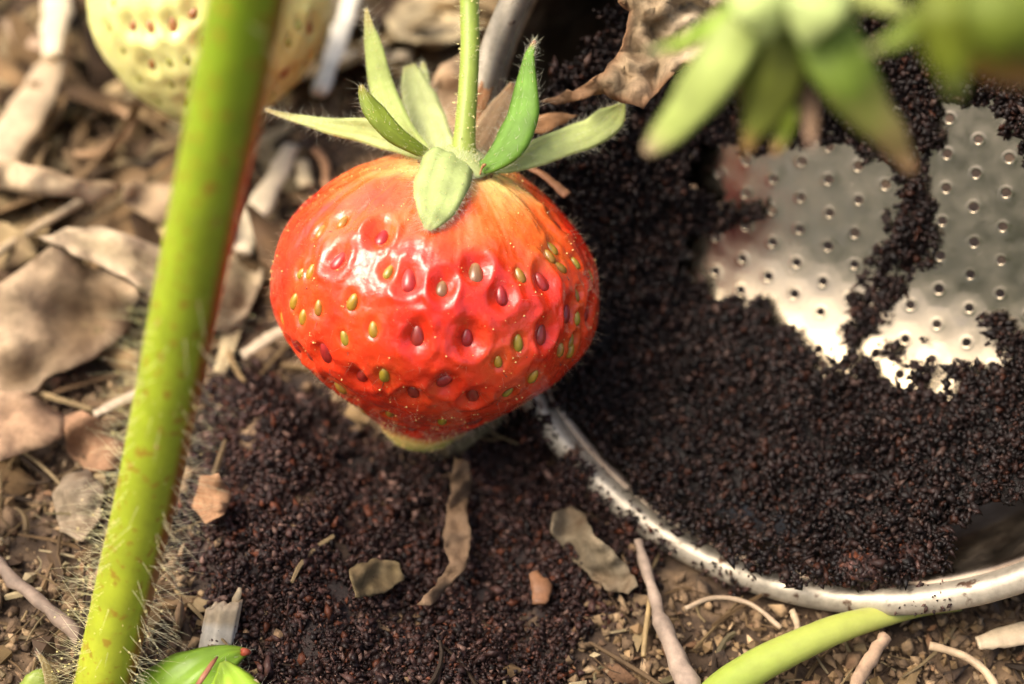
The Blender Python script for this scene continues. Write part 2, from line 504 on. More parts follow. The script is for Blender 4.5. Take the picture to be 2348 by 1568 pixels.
# surface samples
pts, nrm = [], []
for _ in range(80000):
    r = 28.0 * math.sqrt(random.random()); th = random.uniform(0, 2 * math.pi)
    u, v = r * math.cos(th), r * math.sin(th)
    w = floor_w(u, v) + heap_w(min(max(u, -24), 24), v)
    if r > rwall(w) - 0.1:                       # lies against the wall instead
        s = rwall(w) - 0.3
        if r > s + 1.8: continue
        u, v = u * s / r, v * s / r
    p = B(u, v, w)
    pts.append(p)
arr = np.array([project(p) for p in pts])
jit = np.array([noise.noise(Vector((x * .021, y * .021, 1))) * 26 + noise.noise(Vector((x * .055, y * .055, 2))) * 24 for x, y in arr])
ok = np.array([math.hypot((p - BC).dot(BU), (p - BC).dot(BV)) < BR - 2.4 or (p - BC).dot(BN) < -2.2 for p in pts])
for pl in ISLES:
    ok &= (poly_sd(arr[:, 0], arr[:, 1], np.array(pl)) < rng.uniform(-3, 3, len(arr)))
for k, pl in enumerate(polys):
    ok &= (poly_sd(arr[:, 0], arr[:, 1], pl) + jit < 0)
pos = np.array(pts)[ok]
bmp = np.array([noise.noise(Vector(p) * .40) * 1.2 + noise.noise(Vector(p) * 1.1) * .5 for p in pos])[:, None]
pos = pos + np.array(BN)[None] * (rng.uniform(-0.25, 0.35, (len(pos), 1)) + np.maximum(bmp, -.2))
cl_ = []
for _ in range(420):
    q = pos[rng.integers(len(pos))]; r = rng.lognormal(math.log(.5), .4); m = int(10 + 60 * r * r)
    cl_.append(q + np.array(BN) * r * .4 + rng.normal(0, r * .5, (m, 3)))
pos = np.concatenate([pos] + cl_)
size = np.clip(rng.lognormal(math.log(0.155), 0.60, len(pos)), 0.05, 0.42)
v1, f1, c1 = grains(pos, size, ground_cols(len(pos), 0.42), 0.6)  # grain colour lowered to hold the shade inside the basket
# the packed body of the heap under the loose grains
hb = MB()
NR, NT = 80, 170
sc2, low_ = [], []
for i in range(NR + 1):
    for k in range(NT):
        r = 28.0 * i / NR; th = 2 * math.pi * k / NT
        u, v = r * math.cos(th), r * math.sin(th)
        w = floor_w(u, v) + heap_w(min(max(u, -24), 24), v) - 0.75 + .4 * noise.noise(Vector((u * .8, v * .8, 3)))
        if r > rwall(w) - 0.1:
            s_ = rwall(w) - 0.1; u, v = u * s_ / r, v * s_ / r
        p = B(u, v, w)
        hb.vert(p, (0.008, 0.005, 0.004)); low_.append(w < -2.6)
        x, y = project(p)
        sc2.append((x, y, noise.noise(Vector((x * .021, y * .021, 1))) * 26 + noise.noise(Vector((x * .055, y * .055, 2))) * 24))
sc2 = np.array(sc2)
good = np.array(low_)
for pl in polys: good &= poly_sd(sc2[:, 0], sc2[:, 1], pl) + sc2[:, 2] < -4
for pl in ISLES: good &= poly_sd(sc2[:, 0], sc2[:, 1], np.array(pl)) < -5
for i in range(NR):
    for k in range(NT):
        q = (i * NT + k, i * NT + (k + 1) % NT, (i + 1) * NT + (k + 1) % NT, (i + 1) * NT + k)
        if all(good[t] for t in q): hb.f.append(q)
hv = np.array(hb.v); hf = []
for q in hb.f: hf += [(q[0], q[1], q[2]), (q[0], q[2], q[3])]
hf = np.array(hf)
# wet clump that has slid down to the lip
cl = []
for _ in range(5200):
    px, py = random.gauss(1960, 85), random.gauss(1290, 28)
    if not (1800 < px < 2140): continue
    cl.append(RP(px, py + 0.05 * (px - 1960), -2.6 + 2.6 * math.exp(-((px - 1970) / 80) ** 2 - ((py - 1310) / 40) ** 2) + (py - 1300) * 0.012 + random.uniform(-.5, .4)))
cl = np.array(cl)
v2, f2, c2 = grains(cl, np.clip(rng.lognormal(math.log(0.19), 0.6, len(cl)), 0.06, 0.42), ground_cols(len(cl), 1.5), .5)
# single grains stuck to the lip and wall
st = []
for _ in range(1500):
    th = math.radians(random.choice((random.uniform(165, 225), random.uniform(225, 290)))); rr = BR - random.uniform(0.1, 2.0)
    if noise.noise(Vector((math.cos(th) * 6, math.sin(th) * 6, 2))) + (0.15 if th < 3.9 else -0.22) < random.uniform(-.1, .5): continue
    st.append(B(rr * math.cos(th), rr * math.sin(th), 0.15 if rr > BR - 1.5 else -1.0))
for cx_, cy_, sp, m in ((1312, 1086, 22, 700), (1300, 1110, 26, 500), (1440, 1205, 20, 260), (1370, 1150, 16, 160), (1500, 1262, 18, 160), (1215, 985, 16, 200), (1690, 1352, 12, 80)):
    for _ in range(m):
        st.append(RP(random.gauss(cx_, sp), random.gauss(cy_, sp), random.uniform(-.3, .5)))
st = np.array(st)
v3, f3, c3 = grains(st, np.clip(rng.lognormal(math.log(0.10), 0.6, len(st)), 0.04, 0.5), ground_cols(len(st), 1.1))
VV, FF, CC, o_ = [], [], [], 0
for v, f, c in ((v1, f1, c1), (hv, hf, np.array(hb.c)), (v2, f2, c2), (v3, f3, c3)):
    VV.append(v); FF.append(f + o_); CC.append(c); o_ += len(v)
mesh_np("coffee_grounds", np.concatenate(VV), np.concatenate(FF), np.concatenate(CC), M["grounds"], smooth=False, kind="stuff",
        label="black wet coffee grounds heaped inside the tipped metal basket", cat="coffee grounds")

# ------------------------------------------------------------------ loose plant litter on the soil (uncountable bits)
PAL = np.array([(0.44, 0.325, 0.18), (0.33, 0.225, 0.115), (0.235, 0.15, 0.078), (0.56, 0.45, 0.28), (0.14, 0.084, 0.043), (0.27, 0.17, 0.088), (0.30, 0.245, 0.14), (0.07, 0.042, 0.024)])
def pick():
    return tuple(PAL[rng.choice(len(PAL), p=[.17, .19, .17, .08, .14, .11, .07, .07])] * rng.uniform(0.42, 0.85) * np.array((1, .98, .88)))
lit = MB()
def chip(mb, p, n, ln, wd, ang, col, th=0.35):
    t = Vector((math.cos(ang), math.sin(ang), 0)); t = (t - n * t.dot(n)).normalized(); s = n.cross(t)
    m = random.randint(3, 4)
    top, bot = [], []
    for i in range(m + 1):
        f = i / m - 0.5
        bendz = n * (random.uniform(-.06, .10) * ln)
        w = wd * random.uniform(0.65, 1.15) * (1.0 if 0 < i < m else random.uniform(0.4, 0.95))
        sh = s * random.uniform(-.12, .12) * wd
        c = p + t * (f * ln) + bendz + sh
        top.append([c - s * w * .5, c + n * (th * random.uniform(.4, 1.2)), c + s * w * .5, c - n * th])
    mb.grid(top, [[tuple(np.array(col) * random.uniform(.85, 1.15))] * 4 for _ in top], closed=True, caps=True)
def bit(x, y, kind, front=False):
    n = (gn(x, y) + Vector((random.gauss(0, .28), random.gauss(0, .28), 0))).normalized()
    p = Vector((x, y, gz(x, y) + random.uniform(0, 1.3)))
    if kind == 0:
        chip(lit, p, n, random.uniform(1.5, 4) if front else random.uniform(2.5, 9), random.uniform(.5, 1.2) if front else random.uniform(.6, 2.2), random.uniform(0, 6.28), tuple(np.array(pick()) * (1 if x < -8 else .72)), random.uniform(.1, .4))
    elif kind == 1:
        a = random.uniform(0, 6.28); d = Vector((math.cos(a), math.sin(a), random.uniform(-.1, .25))); ln = random.uniform(1.5, 6) if front else random.uniform(4, 15)
        bd = Vector((random.uniform(-.5, .5), random.uniform(-.5, .5), random.uniform(-.15, .15)))
        q = [p + d * ln * f + bd * ln * f * f for f in (0, .25, .5, .75, 1)]
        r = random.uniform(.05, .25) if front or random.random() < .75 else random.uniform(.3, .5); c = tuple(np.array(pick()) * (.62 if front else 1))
        lit.tube(q, [r, r * 1.1, r, r * .9, r * .6], 5, cols=[c] * 5)
    else:
        lit.blob(p + Vector((0, 0, .2)), random.uniform(.35, 1.2), pick(), (1, random.uniform(.6, 1), random.uniform(.4, .8)))
cnt = 0
while cnt < 2700:
    x, y = random.uniform(-72, 80), random.uniform(36, 165)
    s = float(poly_sd(np.array([x]), np.array([y]), spill_g)[0])
    if s > 0 and random.random() > 0.05: continue
    if near_basket((x, y, gz(x, y) + 1), 2.0): continue
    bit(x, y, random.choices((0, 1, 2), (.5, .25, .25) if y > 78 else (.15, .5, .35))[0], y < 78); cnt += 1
lf_ = MB()
def curl(p, n, ln, wd, ang, col):
    t = Vector((math.cos(ang), math.sin(ang), 0)); t = (t - n * t.dot(n)).normalized(); s_ = n.cross(t)
    ca, cb = random.gauss(0, .05), random.gauss(0, .09)
    ph = random.uniform(0, 9)
    rows, cc = [], []
    for i in range(8):
        f = i / 7 - .5
        w = wd * .5 * (max(1 - (2 * f) ** 2, .02) ** .6) * (1 + .3 * noise.noise(Vector((f * 6, ph, 0))))
        row, cr = [], []
        for j in range(6):
            g = j / 5 * 2 - 1
            q = p + t * (f * ln) + s_ * (g * w + .12 * wd * noise.noise(Vector((f * 5, ph, 4)))) + n * (ca * (f * ln) ** 2 * .5 + cb * (g * w) ** 2 + .9 * noise.noise(Vector((f * 3, g * 1.2, ph))))
            row.append(q); cr.append(tuple(np.array(col) * (1 + .3 * noise.noise(Vector((f * 5, g * 3, ph + 2))))))
        rows.append(row); cc.append(cr)
    lf_.grid(rows, cc)
for _ in range(230):                               # torn leaves shreds where the litter lies deepest
    x, y = random.uniform(-70, 8), random.uniform(66, 160)
    if poly_sd(np.array([x]), np.array([y]), spill_g)[0] > -8: continue
    if near_basket((x, y, gz(x, y) + 3), 3): continue
    n = (gn(x, y) + Vector((random.gauss(0, .4), random.gauss(0, .4), 0))).normalized()
    curl(Vector((x, y, gz(x, y) + random.uniform(.5, 3))), n, random.uniform(6, 17), random.uniform(3, 9), random.uniform(0, 6.28), pick())
for _ in range(900):                               # ochre crumbs in front of the basket
    x, y = random.uniform(6, 50), random.uniform(36, 66)
    if poly_sd(np.array([x]), np.array([y]), spill_g)[0] > 0: continue
    if near_basket((x, y, gz(x, y) + 1), 1.5): continue
    lit.blob(Vector((x, y, gz(x, y) + random.uniform(.1, .8))), random.uniform(.15, .6), tuple(np.array((.27, .175, .085)) * random.uniform(.4, 1.15)), (1, random.uniform(.6, 1), random.uniform(.5, .9)))
for _ in range(900):                               # fine matted fibres near the front
    x, y = random.uniform(-42, 46), random.uniform(38, 82)
    if poly_sd(np.array([x]), np.array([y]), spill_g)[0] > -.5 or near_basket((x, y, gz(x, y) + .5), .6): continue
    p = Vector((x, y, gz(x, y) + random.uniform(.1, .9)))
    a = random.uniform(0, 6.28); ln = random.uniform(1.5, 5)
    d = Vector((math.cos(a), math.sin(a), random.uniform(-.1, .2))); bd = Vector((random.uniform(-.7, .7), random.uniform(-.7, .7), random.uniform(-.2, .1)))
    r = random.uniform(.035, .15); c = tuple(np.array(pick()) * .75)
    lit.tube([p + d * ln * f + bd * ln * f * f for f in (0, .33, .66, 1)], [r, r * 1.1, r, r * .6], 4, cols=[c] * 4)
lf_.build("leaf_litter", M["dryleaf"], solid=.13, kind="stuff", label="torn curled dead leaves matted together on the soil", cat="leaf litter")
lit.build("plant_litter", M["litter"], smooth=False, kind="stuff", label="dry crumbs, fibres and chips of plant litter covering the soil", cat="plant litter")
# soil crumbs
pts = np.column_stack([rng.uniform(-66, 72, 42000), rng.uniform(36, 150, 42000)])
sd = poly_sd(pts[:, 0], pts[:, 1], spill_g)
pts = pts[sd < rng.exponential(1.6, len(pts)) - .5]
pts = pts[np.array([not near_basket((a, b, gz(a, b) + .5), .5) for a, b in pts])]
z = np.array([gz(a, b) for a, b in pts]) + rng.uniform(-.1, .45, len(pts))
pc = np.array([(0.20, 0.125, 0.065), (0.11, 0.065, 0.035), (0.31, 0.21, 0.11), (0.06, 0.037, 0.022)])[rng.choice(4, len(pts))] * rng.uniform(.7, 1.2, (len(pts), 1))
v, f, c = grains(np.column_stack([pts, z]), np.clip(rng.lognormal(math.log(.17), .62, len(pts)), .05, 1.3), pc, .4)
p2 = np.column_stack([rng.uniform(-44, 48, 9000), rng.uniform(38, 84, 9000)])
p2 = p2[poly_sd(p2[:, 0], p2[:, 1], spill_g) < -.3]
p2 = p2[np.array([not near_basket((a, b, gz(a, b) + .5), .6) and noise.noise(Vector((a * .22, b * .22, 8))) > -.25 for a, b in p2])]
z2 = np.array([gz(a, b) + .5 * noise.noise(Vector((a * .3, b * .3, 1))) for a, b in p2]) + rng.uniform(0, .6, len(p2))
c2_ = np.array([(0.25, 0.165, 0.085), (0.15, 0.095, 0.05), (0.34, 0.235, 0.13), (0.07, 0.043, 0.025), (0.20, 0.105, 0.05)])[rng.choice(5, len(p2), p=[.28, .28, .16, .18, .10])] * rng.uniform(.6, 1.2, (len(p2), 1))
va, fa, ca = grains(np.column_stack([p2, z2]), np.clip(rng.lognormal(math.log(.34), .5, len(p2)), .12, 1.1), c2_, .75)
v, f, c = np.concatenate([v, va]), np.concatenate([f, fa + len(v)]), np.concatenate([c, ca])
mesh_np("soil_crumbs", v, f, c, M["soil"], smooth=False, kind="stuff", label="brown crumbs of dry earth lying between the litter", cat="soil")

# ------------------------------------------------------------------ single dry pieces
def strip(name, pts, hw, col, label, cat, group=None, flat=0.45, mat="straw", lift=1.0, jag=0.12, parent=None, world_pts=None, tipcol=None):
    """a straw, chip or twig through points (px, py[, lift]) on the soil; hw in picture pixels at its place"""
    n = max(8, 4 * len(pts))
    W3 = world_pts if world_pts is not None else [GS(p[0], p[1], (p[2] if len(p) > 2 else lift)) for p in pts]
    if isinstance(hw, (int, float)): hw = [hw] * len(pts)
    q = catmull([tuple(p) for p in W3], n)
    r0 = [h * (Vector(p) - CAM).dot(FWD) / FPX for h, p in zip(hw, W3)]
    r = catmull([(x, 0, 0) for x in r0], n)[:, 0]
    mb = MB()
    cols = []
    for i in range(n):
        k = random.uniform(.85, 1.12)
        cols.append(tuple(np.array(col if tipcol is None or i < n * .6 else tipcol) * k))
    q = [Vector(p) + Vector((random.gauss(0, 1), random.gauss(0, 1), random.gauss(0, 1))) * (x * (.13 if mat == "twig" else .05)) for p, x in zip(q, r)]
    if mat == "twig": jag = .2
    mb.tube(q, [x * random.uniform(1 - jag, 1 + jag) for x in r], 10, flat, up=None, cols=cols, jitter=jag * .5)
    return mb.build(name, M[mat], parent, label=label, cat=cat, group=group)

TAN, PALE, BRN, RUST, WHITE = (.46, .34, .20), (.62, .52, .36), (.27, .18, .105), (.36, .19, .09), (.84, .77, .60)
strip("straw", [(732, 215), (770, 105), (812, -20)], 21, WHITE, "bleached white straw standing right of the pale unripe strawberry", "straw", lift=6)
strip("straw", [(770, 132), (860, 128), (942, 126)], 15, PALE, "short cream straw lying level behind the upright sepals", "straw", lift=3)
strip("straw", [(545, 580), (585, 490), (630, 410), (668, 335)], [30, 31, 26, 17], PALE, "wide flat cream straw slanting between the thick stem and the red strawberry", "straw", lift=3)
strip("wood_chip", [(690, 370), (700, 425)], [17, 19], (.62, .50, .30), "small square cream chip beside the wide flat straw", "wood chip", lift=2.5)
strip("twig", [(722, 345), (742, 370), (748, 420), (744, 470)], 9, RUST, "thin hooked reddish twig against the upper left of the red strawberry", "twig", mat="twig", flat=1, lift=3)
strip("straw", [(-20, 590), (70, 530), (160, 478), (210, 452)], 11, TAN, "straight tan stalk crossing under the curled pale leaf at the left edge", "straw", flat=.9, lift=5)
strip("straw", [(215, 950), (265, 925), (330, 895)], [10, 13, 13], (.48, .38, .26), "short tan stalk end poking out left of the hairy stem", "straw", lift=3)
strip("twig", [(-30, 1265), (50, 1345), (150, 1430), (210, 1490)], 15, (.20, .145, .105), "grey brown twig sloping down to the foot of the hairy stem", "twig", mat="twig", flat=1, lift=1.5)
strip("plant_fibre", [(170, 355), (225, 352), (275, 320), (298, 285), (285, 255), (250, 240)], 11, (.33, .20, .10), "brown curled fibre looping below the unripe strawberry", "plant fibre", flat=.8, lift=2)
strip("wood_chip", [(-30, 420), (40, 300), (95, 200), (120, 140)], [46, 52, 46, 30], (.48, .36, .22), "big split tan wood chip leaning at the upper left edge", "wood chip", lift=4, flat=.3)
strip("wood_chip", [(120, 130), (125, 60), (135, -40)], [22, 32, 34], (.60, .49, .32), "upright cream chip left of the unripe strawberry", "wood chip", lift=5)
strip("wood_chip", [(20, 50), (60, 90), (110, 110)], [18, 24, 14], (.34, .23, .14), "small dull brown chip near the upper left corner", "wood chip", lift=3)
strip("straw", [(555, 815), (600, 785), (650, 755)], [14, 16, 16], (.44, .35, .24), "broken tan straw poking out behind the left side of the red strawberry", "straw", lift=2)
strip("twig", [(1462, 1240, 2), (1500, 1370, 2), (1535, 1470, 2.5), (1600, 1620, 3)], [10, 15, 20, 26], (.26, .195, .145), "taupe twig running down from the metal rim to the bottom edge", "twig", mat="twig", flat=1)
strip("plant_fibre", [(1490, 1370), (1482, 1430), (1474, 1505)], 6, (.34, .24, .11), "thin ochre fibre hanging beside the taupe twig", "plant fibre", flat=1, lift=1.5)
strip("twig", [(1950, 1600), (1990, 1520), (2030, 1455)], [18, 18, 15], (.30, .20, .125), "short brown twig below the green runner", "twig", mat="twig", flat=1, lift=3)
strip("plant_fibre", [(1570, 1395), (1640, 1370), (1720, 1385), (1790, 1440)], 6, (.34, .25, .16), "arched pale rootlet just below the metal rim", "plant fibre", flat=1, lift=3)
strip("plant_fibre", [(1815, 1400), (1828, 1440), (1818, 1480)], 8, (.42, .32, .20), "short hooked rootlet between metal rim and green runner", "plant fibre", flat=1, lift=2)
strip("plant_fibre", [(2130, 1480), (2200, 1500), (2260, 1540), (2290, 1600)], 10, (.42, .31, .19), "bent tan root in the bottom right corner", "plant fibre", flat=1, lift=3)
strip("wood_chip", [(2240, 1475), (2300, 1462), (2400, 1440)], [16, 26, 30], (.48, .38, .25), "pale wood chip under the metal rim at the right edge", "wood chip", lift=2,
      world_pts=[P(2240, 1475, 116), P(2300, 1462, 116), P(2400, 1440, 116)])
strip("wood_chip", [(1222, 1310), (1240, 1350), (1236, 1385)], [10, 24, 16], (.22, .105, .05), "orange brown bark flake on the grounds below the red strawberry", "bark flake", lift=2.2)
strip("wood_chip", [(1170, 395), (1240, 385), (1300, 445)], [6, 9, 12], (.36, .17, .08), "rust coloured scrap of bark behind the right long sepal", "bark flake",
      world_pts=[P(1200, 378, 122), P(1250, 405, 121.5), P(1300, 448, 121)])

# ------------------------------------------------------------------ dry leaves as crumpled sheets
def leaf_sheet(name, outline, ctrl, cols, label, step=26, crump=0.5, cs=0.22, on="ground", mat="dryleaf", thick=0.14, cat="dry leaf", veins=True, edge=None):
    ol = []
    n = len(outline)
    for i in range(n):
        a, b = np.array(outline[i], float), np.array(outline[(i + 1) % n], float)
        m = max(1, int(np.linalg.norm(b - a) / step))
        for k in range(m):
            p = a + (b - a) * k / m
            ol.append(p + (rng.normal(0, step * .16, 2) if k else rng.normal(0, step * .06, 2)))
    nb = len(ol)
    pl = np.array(ol)
    inner = []
    for x in np.arange(pl[:, 0].min(), pl[:, 0].max(), step * .8):
        for y in np.arange(pl[:, 1].min(), pl[:, 1].max(), step * .8):
            q = np.array((x, y)) + rng.normal(0, step * .15, 2)
            if poly_sd(q[0:1], q[1:2], pl)[0] > step * .35: inner.append(q)
    allp = [Vector((p[0], p[1])) for p in ol + inner]
    res = geometry.delaunay_2d_cdt(allp, [(i, (i + 1) % nb) for i in range(nb)], [], 1, 1e-4)
    mb = MB()
    ct = np.array(ctrl, float)
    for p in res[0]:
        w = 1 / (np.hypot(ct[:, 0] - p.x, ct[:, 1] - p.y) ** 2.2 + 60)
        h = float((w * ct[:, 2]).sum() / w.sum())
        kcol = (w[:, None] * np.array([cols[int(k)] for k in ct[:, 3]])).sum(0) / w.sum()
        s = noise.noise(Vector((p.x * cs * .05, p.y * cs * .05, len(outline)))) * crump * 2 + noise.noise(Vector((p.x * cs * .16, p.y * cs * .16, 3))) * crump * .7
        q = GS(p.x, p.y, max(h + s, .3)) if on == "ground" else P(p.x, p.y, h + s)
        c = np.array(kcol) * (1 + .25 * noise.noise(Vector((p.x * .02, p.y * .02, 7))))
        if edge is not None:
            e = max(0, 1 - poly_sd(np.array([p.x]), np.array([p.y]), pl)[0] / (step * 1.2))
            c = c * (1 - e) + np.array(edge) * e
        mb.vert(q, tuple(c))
    mb.f = [tuple(t) for t in res[2]]
    return mb.build(name, M[mat], label=label, cat=cat, solid=thick)

LT, DK = (.34, .265, .155), (.15, .098, .052)  # the dark tone paints the shade on the folded-under leaf face
leaf_sheet("dry_leaf", [(85, 542), (150, 524), (235, 519), (310, 545), (380, 575), (470, 590), (540, 560), (600, 572), (600, 640), (570, 720), (520, 760), (440, 735), (385, 705), (310, 655), (240, 615), (165, 580)],
           [(90, 545, 9, 0), (235, 525, 8, 0), (310, 655, 8, 0), (400, 640, 5, 0), (480, 600, 3, 0), (590, 580, 2, 0), (520, 750, 2, 0), (600, 680, 1.5, 0)], [LT], "broad pale dry leaf with arched ridge behind the hairy stem", edge=(.52, .40, .26))
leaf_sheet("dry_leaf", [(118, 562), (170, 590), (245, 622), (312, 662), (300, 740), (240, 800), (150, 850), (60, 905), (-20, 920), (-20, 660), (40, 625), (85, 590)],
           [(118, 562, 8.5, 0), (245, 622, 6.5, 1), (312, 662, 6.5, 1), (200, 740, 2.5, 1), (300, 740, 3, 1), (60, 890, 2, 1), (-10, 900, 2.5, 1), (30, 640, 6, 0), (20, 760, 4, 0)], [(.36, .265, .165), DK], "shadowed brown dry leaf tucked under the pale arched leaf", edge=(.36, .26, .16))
leaf_sheet("dry_leaf", [(-20, 890), (45, 897), (105, 925), (155, 962), (140, 1002), (70, 1036), (-20, 1066)],
           [(-10, 900, 5, 0), (150, 965, 2, 0), (60, 980, 4.5, 0), (0, 1060, 4, 0)], [(.37, .235, .14)], "rust brown dry leaf at the left edge below the shadowed leaf", edge=(.42, .28, .17))
leaf_sheet("dry_leaf", [(148, 955), (190, 943), (222, 958), (245, 1000), (330, 1030), (320, 1075), (200, 1080), (150, 1030)],
           [(150, 960, 3, 0), (230, 960, 4, 0), (320, 1060, 1, 0), (160, 1050, 1, 0)], [(.30, .17, .095)], "small reddish brown leaf scrap beside the hairy stem", step=14, crump=1.1)
leaf_sheet("dry_leaf", [(-20, 362), (60, 378), (130, 392), (210, 412), (275, 424), (262, 440), (205, 468), (150, 452), (100, 450), (50, 440), (-20, 432)],
           [(-20, 370, 9, 0), (60, 400, 9.5, 0), (140, 420, 8, 0), (275, 424, 5, 0), (200, 465, 6, 0), (0, 430, 7, 0)], [(.58, .46, .29)], "curled pale cream dry leaf at the left edge above the tan stalk", edge=(.45, .32, .19))
leaf_sheet("dry_leaf", [(285, 425), (340, 418), (395, 425), (440, 440), (430, 520), (380, 515), (320, 490), (280, 460)],
           [(290, 430, 5, 0), (400, 430, 4, 0), (400, 510, 2, 0), (300, 470, 3, 0)], [(.42, .30, .18)], "light brown leaf scrap partly behind the thick green stem")
leaf_sheet("dry_leaf", [(120, 1135), (150, 1090), (200, 1075), (235, 1120), (230, 1190), (190, 1240), (135, 1220)],
           [(130, 1130, 2, 0), (200, 1080, 3, 0), (220, 1190, 1.5, 0), (150, 1210, 1.5, 0)], [(.27, .21, .14)], "grey beige leaf scrap left of the hairy stem", step=13, crump=1.1)
leaf_sheet("dry_leaf", [(1040, 1045), (1075, 1060), (1080, 1110), (1070, 1170), (1080, 1230), (1070, 1300), (1040, 1330), (985, 1390), (955, 1385), (1000, 1340), (1030, 1290), (1015, 1230), (1030, 1150)],
           [(1060, 1060, 3, 0), (1060, 1200, 3.2, 0), (1040, 1300, 3.2, 0), (960, 1385, 2.5, 0)], [(.17, .11, .065)], "ragged brown leaf scrap on the grounds under the red strawberry", step=11, crump=1.3)
leaf_sheet("dry_leaf", [(800, 1305), (860, 1280), (915, 1290), (925, 1330), (880, 1360), (815, 1370)],
           [(800, 1310, 2.6, 0), (900, 1300, 3, 0), (850, 1360, 2.4, 0)], [(.15, .11, .055)], "small olive brown leaf scrap lying on the spilled grounds", step=10, crump=1.2)
leaf_sheet("dry_leaf", [(460, 1090), (500, 1085), (530, 1130), (515, 1180), (470, 1200), (440, 1160)],
           [(460, 1090, 3, 0), (520, 1140, 3, 0), (460, 1190, 2, 0)], [(.34, .19, .10)], "little orange brown leaf scrap right of the hairy stem", step=10, crump=1.2)
leaf_sheet("dry_leaf", [(1270, 1175), (1310, 1160), (1345, 1185), (1360, 1225), (1405, 1260), (1440, 1300), (1462, 1345), (1440, 1362), (1385, 1350), (1330, 1300), (1290, 1255), (1262, 1215)],
           [(1290, 1180, 2.5, 0), (1350, 1240, 3.2, 0), (1440, 1350, 2.2, 0), (1300, 1260, 1.6, 0)], [(.19, .15, .095)], "dusty beige leaf scrap lying beside the metal rim left of the taupe twig", step=11, crump=1.2)
# the crumpled leaf hanging over the mouth of the basket
leaf_sheet("dry_leaf", [(1400, -60), (1418, 5), (1442, 25), (1436, 75), (1420, 120), (1385, 165), (1330, 200), (1270, 222), (1240, 232), (1290, 238), (1350, 222), (1385, 213), (1430, 236), (1472, 250), (1490, 228), (1530, 185), (1570, 150), (1640, 165),
                        (1690, 165), (1740, 90), (1760, -60)],
           [(1420, 0, 116.5, 0), (1430, 100, 117.0, 0), (1330, 205, 118.5, 1), (1245, 232, 120.0, 1), (1400, 190, 115.0, 0), (1475, 248, 114.0, 1), (1520, 120, 117.0, 0), (1600, 150, 115.0, 2), (1690, 160, 114.0, 2), (1600, 40, 115.5, 2), (1700, -40, 113.5, 2), (1500, 20, 114.5, 0)],
           [(.26, .19, .11), (.20, .12, .065), (.42, .34, .225)], "crumpled brown dry leaf hanging over the mouth of the metal basket", step=15, crump=1.1, cs=.5, on="depth", edge=(.22, .12, .06))
# dry leaf standing behind the calyx
leaf_sheet("dry_leaf", [(1010, 150), (1060, 120), (1110, 160), (1130, 230), (1110, 330), (1030, 345), (985, 300), (980, 220)],
           [(1010, 160, 133, 0), (1110, 170, 134, 0), (1100, 320, 132, 0), (1000, 300, 131, 0)], [(.38, .26, .15)], "tan papery dry leaf standing close behind the strawberry stalk", step=20, crump=0.8, cs=.4, on="depth")
leaf_sheet("dry_leaf", [(1225, 262), (1290, 258), (1325, 265), (1300, 282), (1260, 300), (1225, 305)],
           [(1225, 280, 121, 0), (1320, 266, 120, 0), (1260, 295, 121, 0)], [(.34, .18, .085)], "narrow rust brown leaf strip above the right long sepal", step=14, crump=0.3, cs=.4, on="depth")

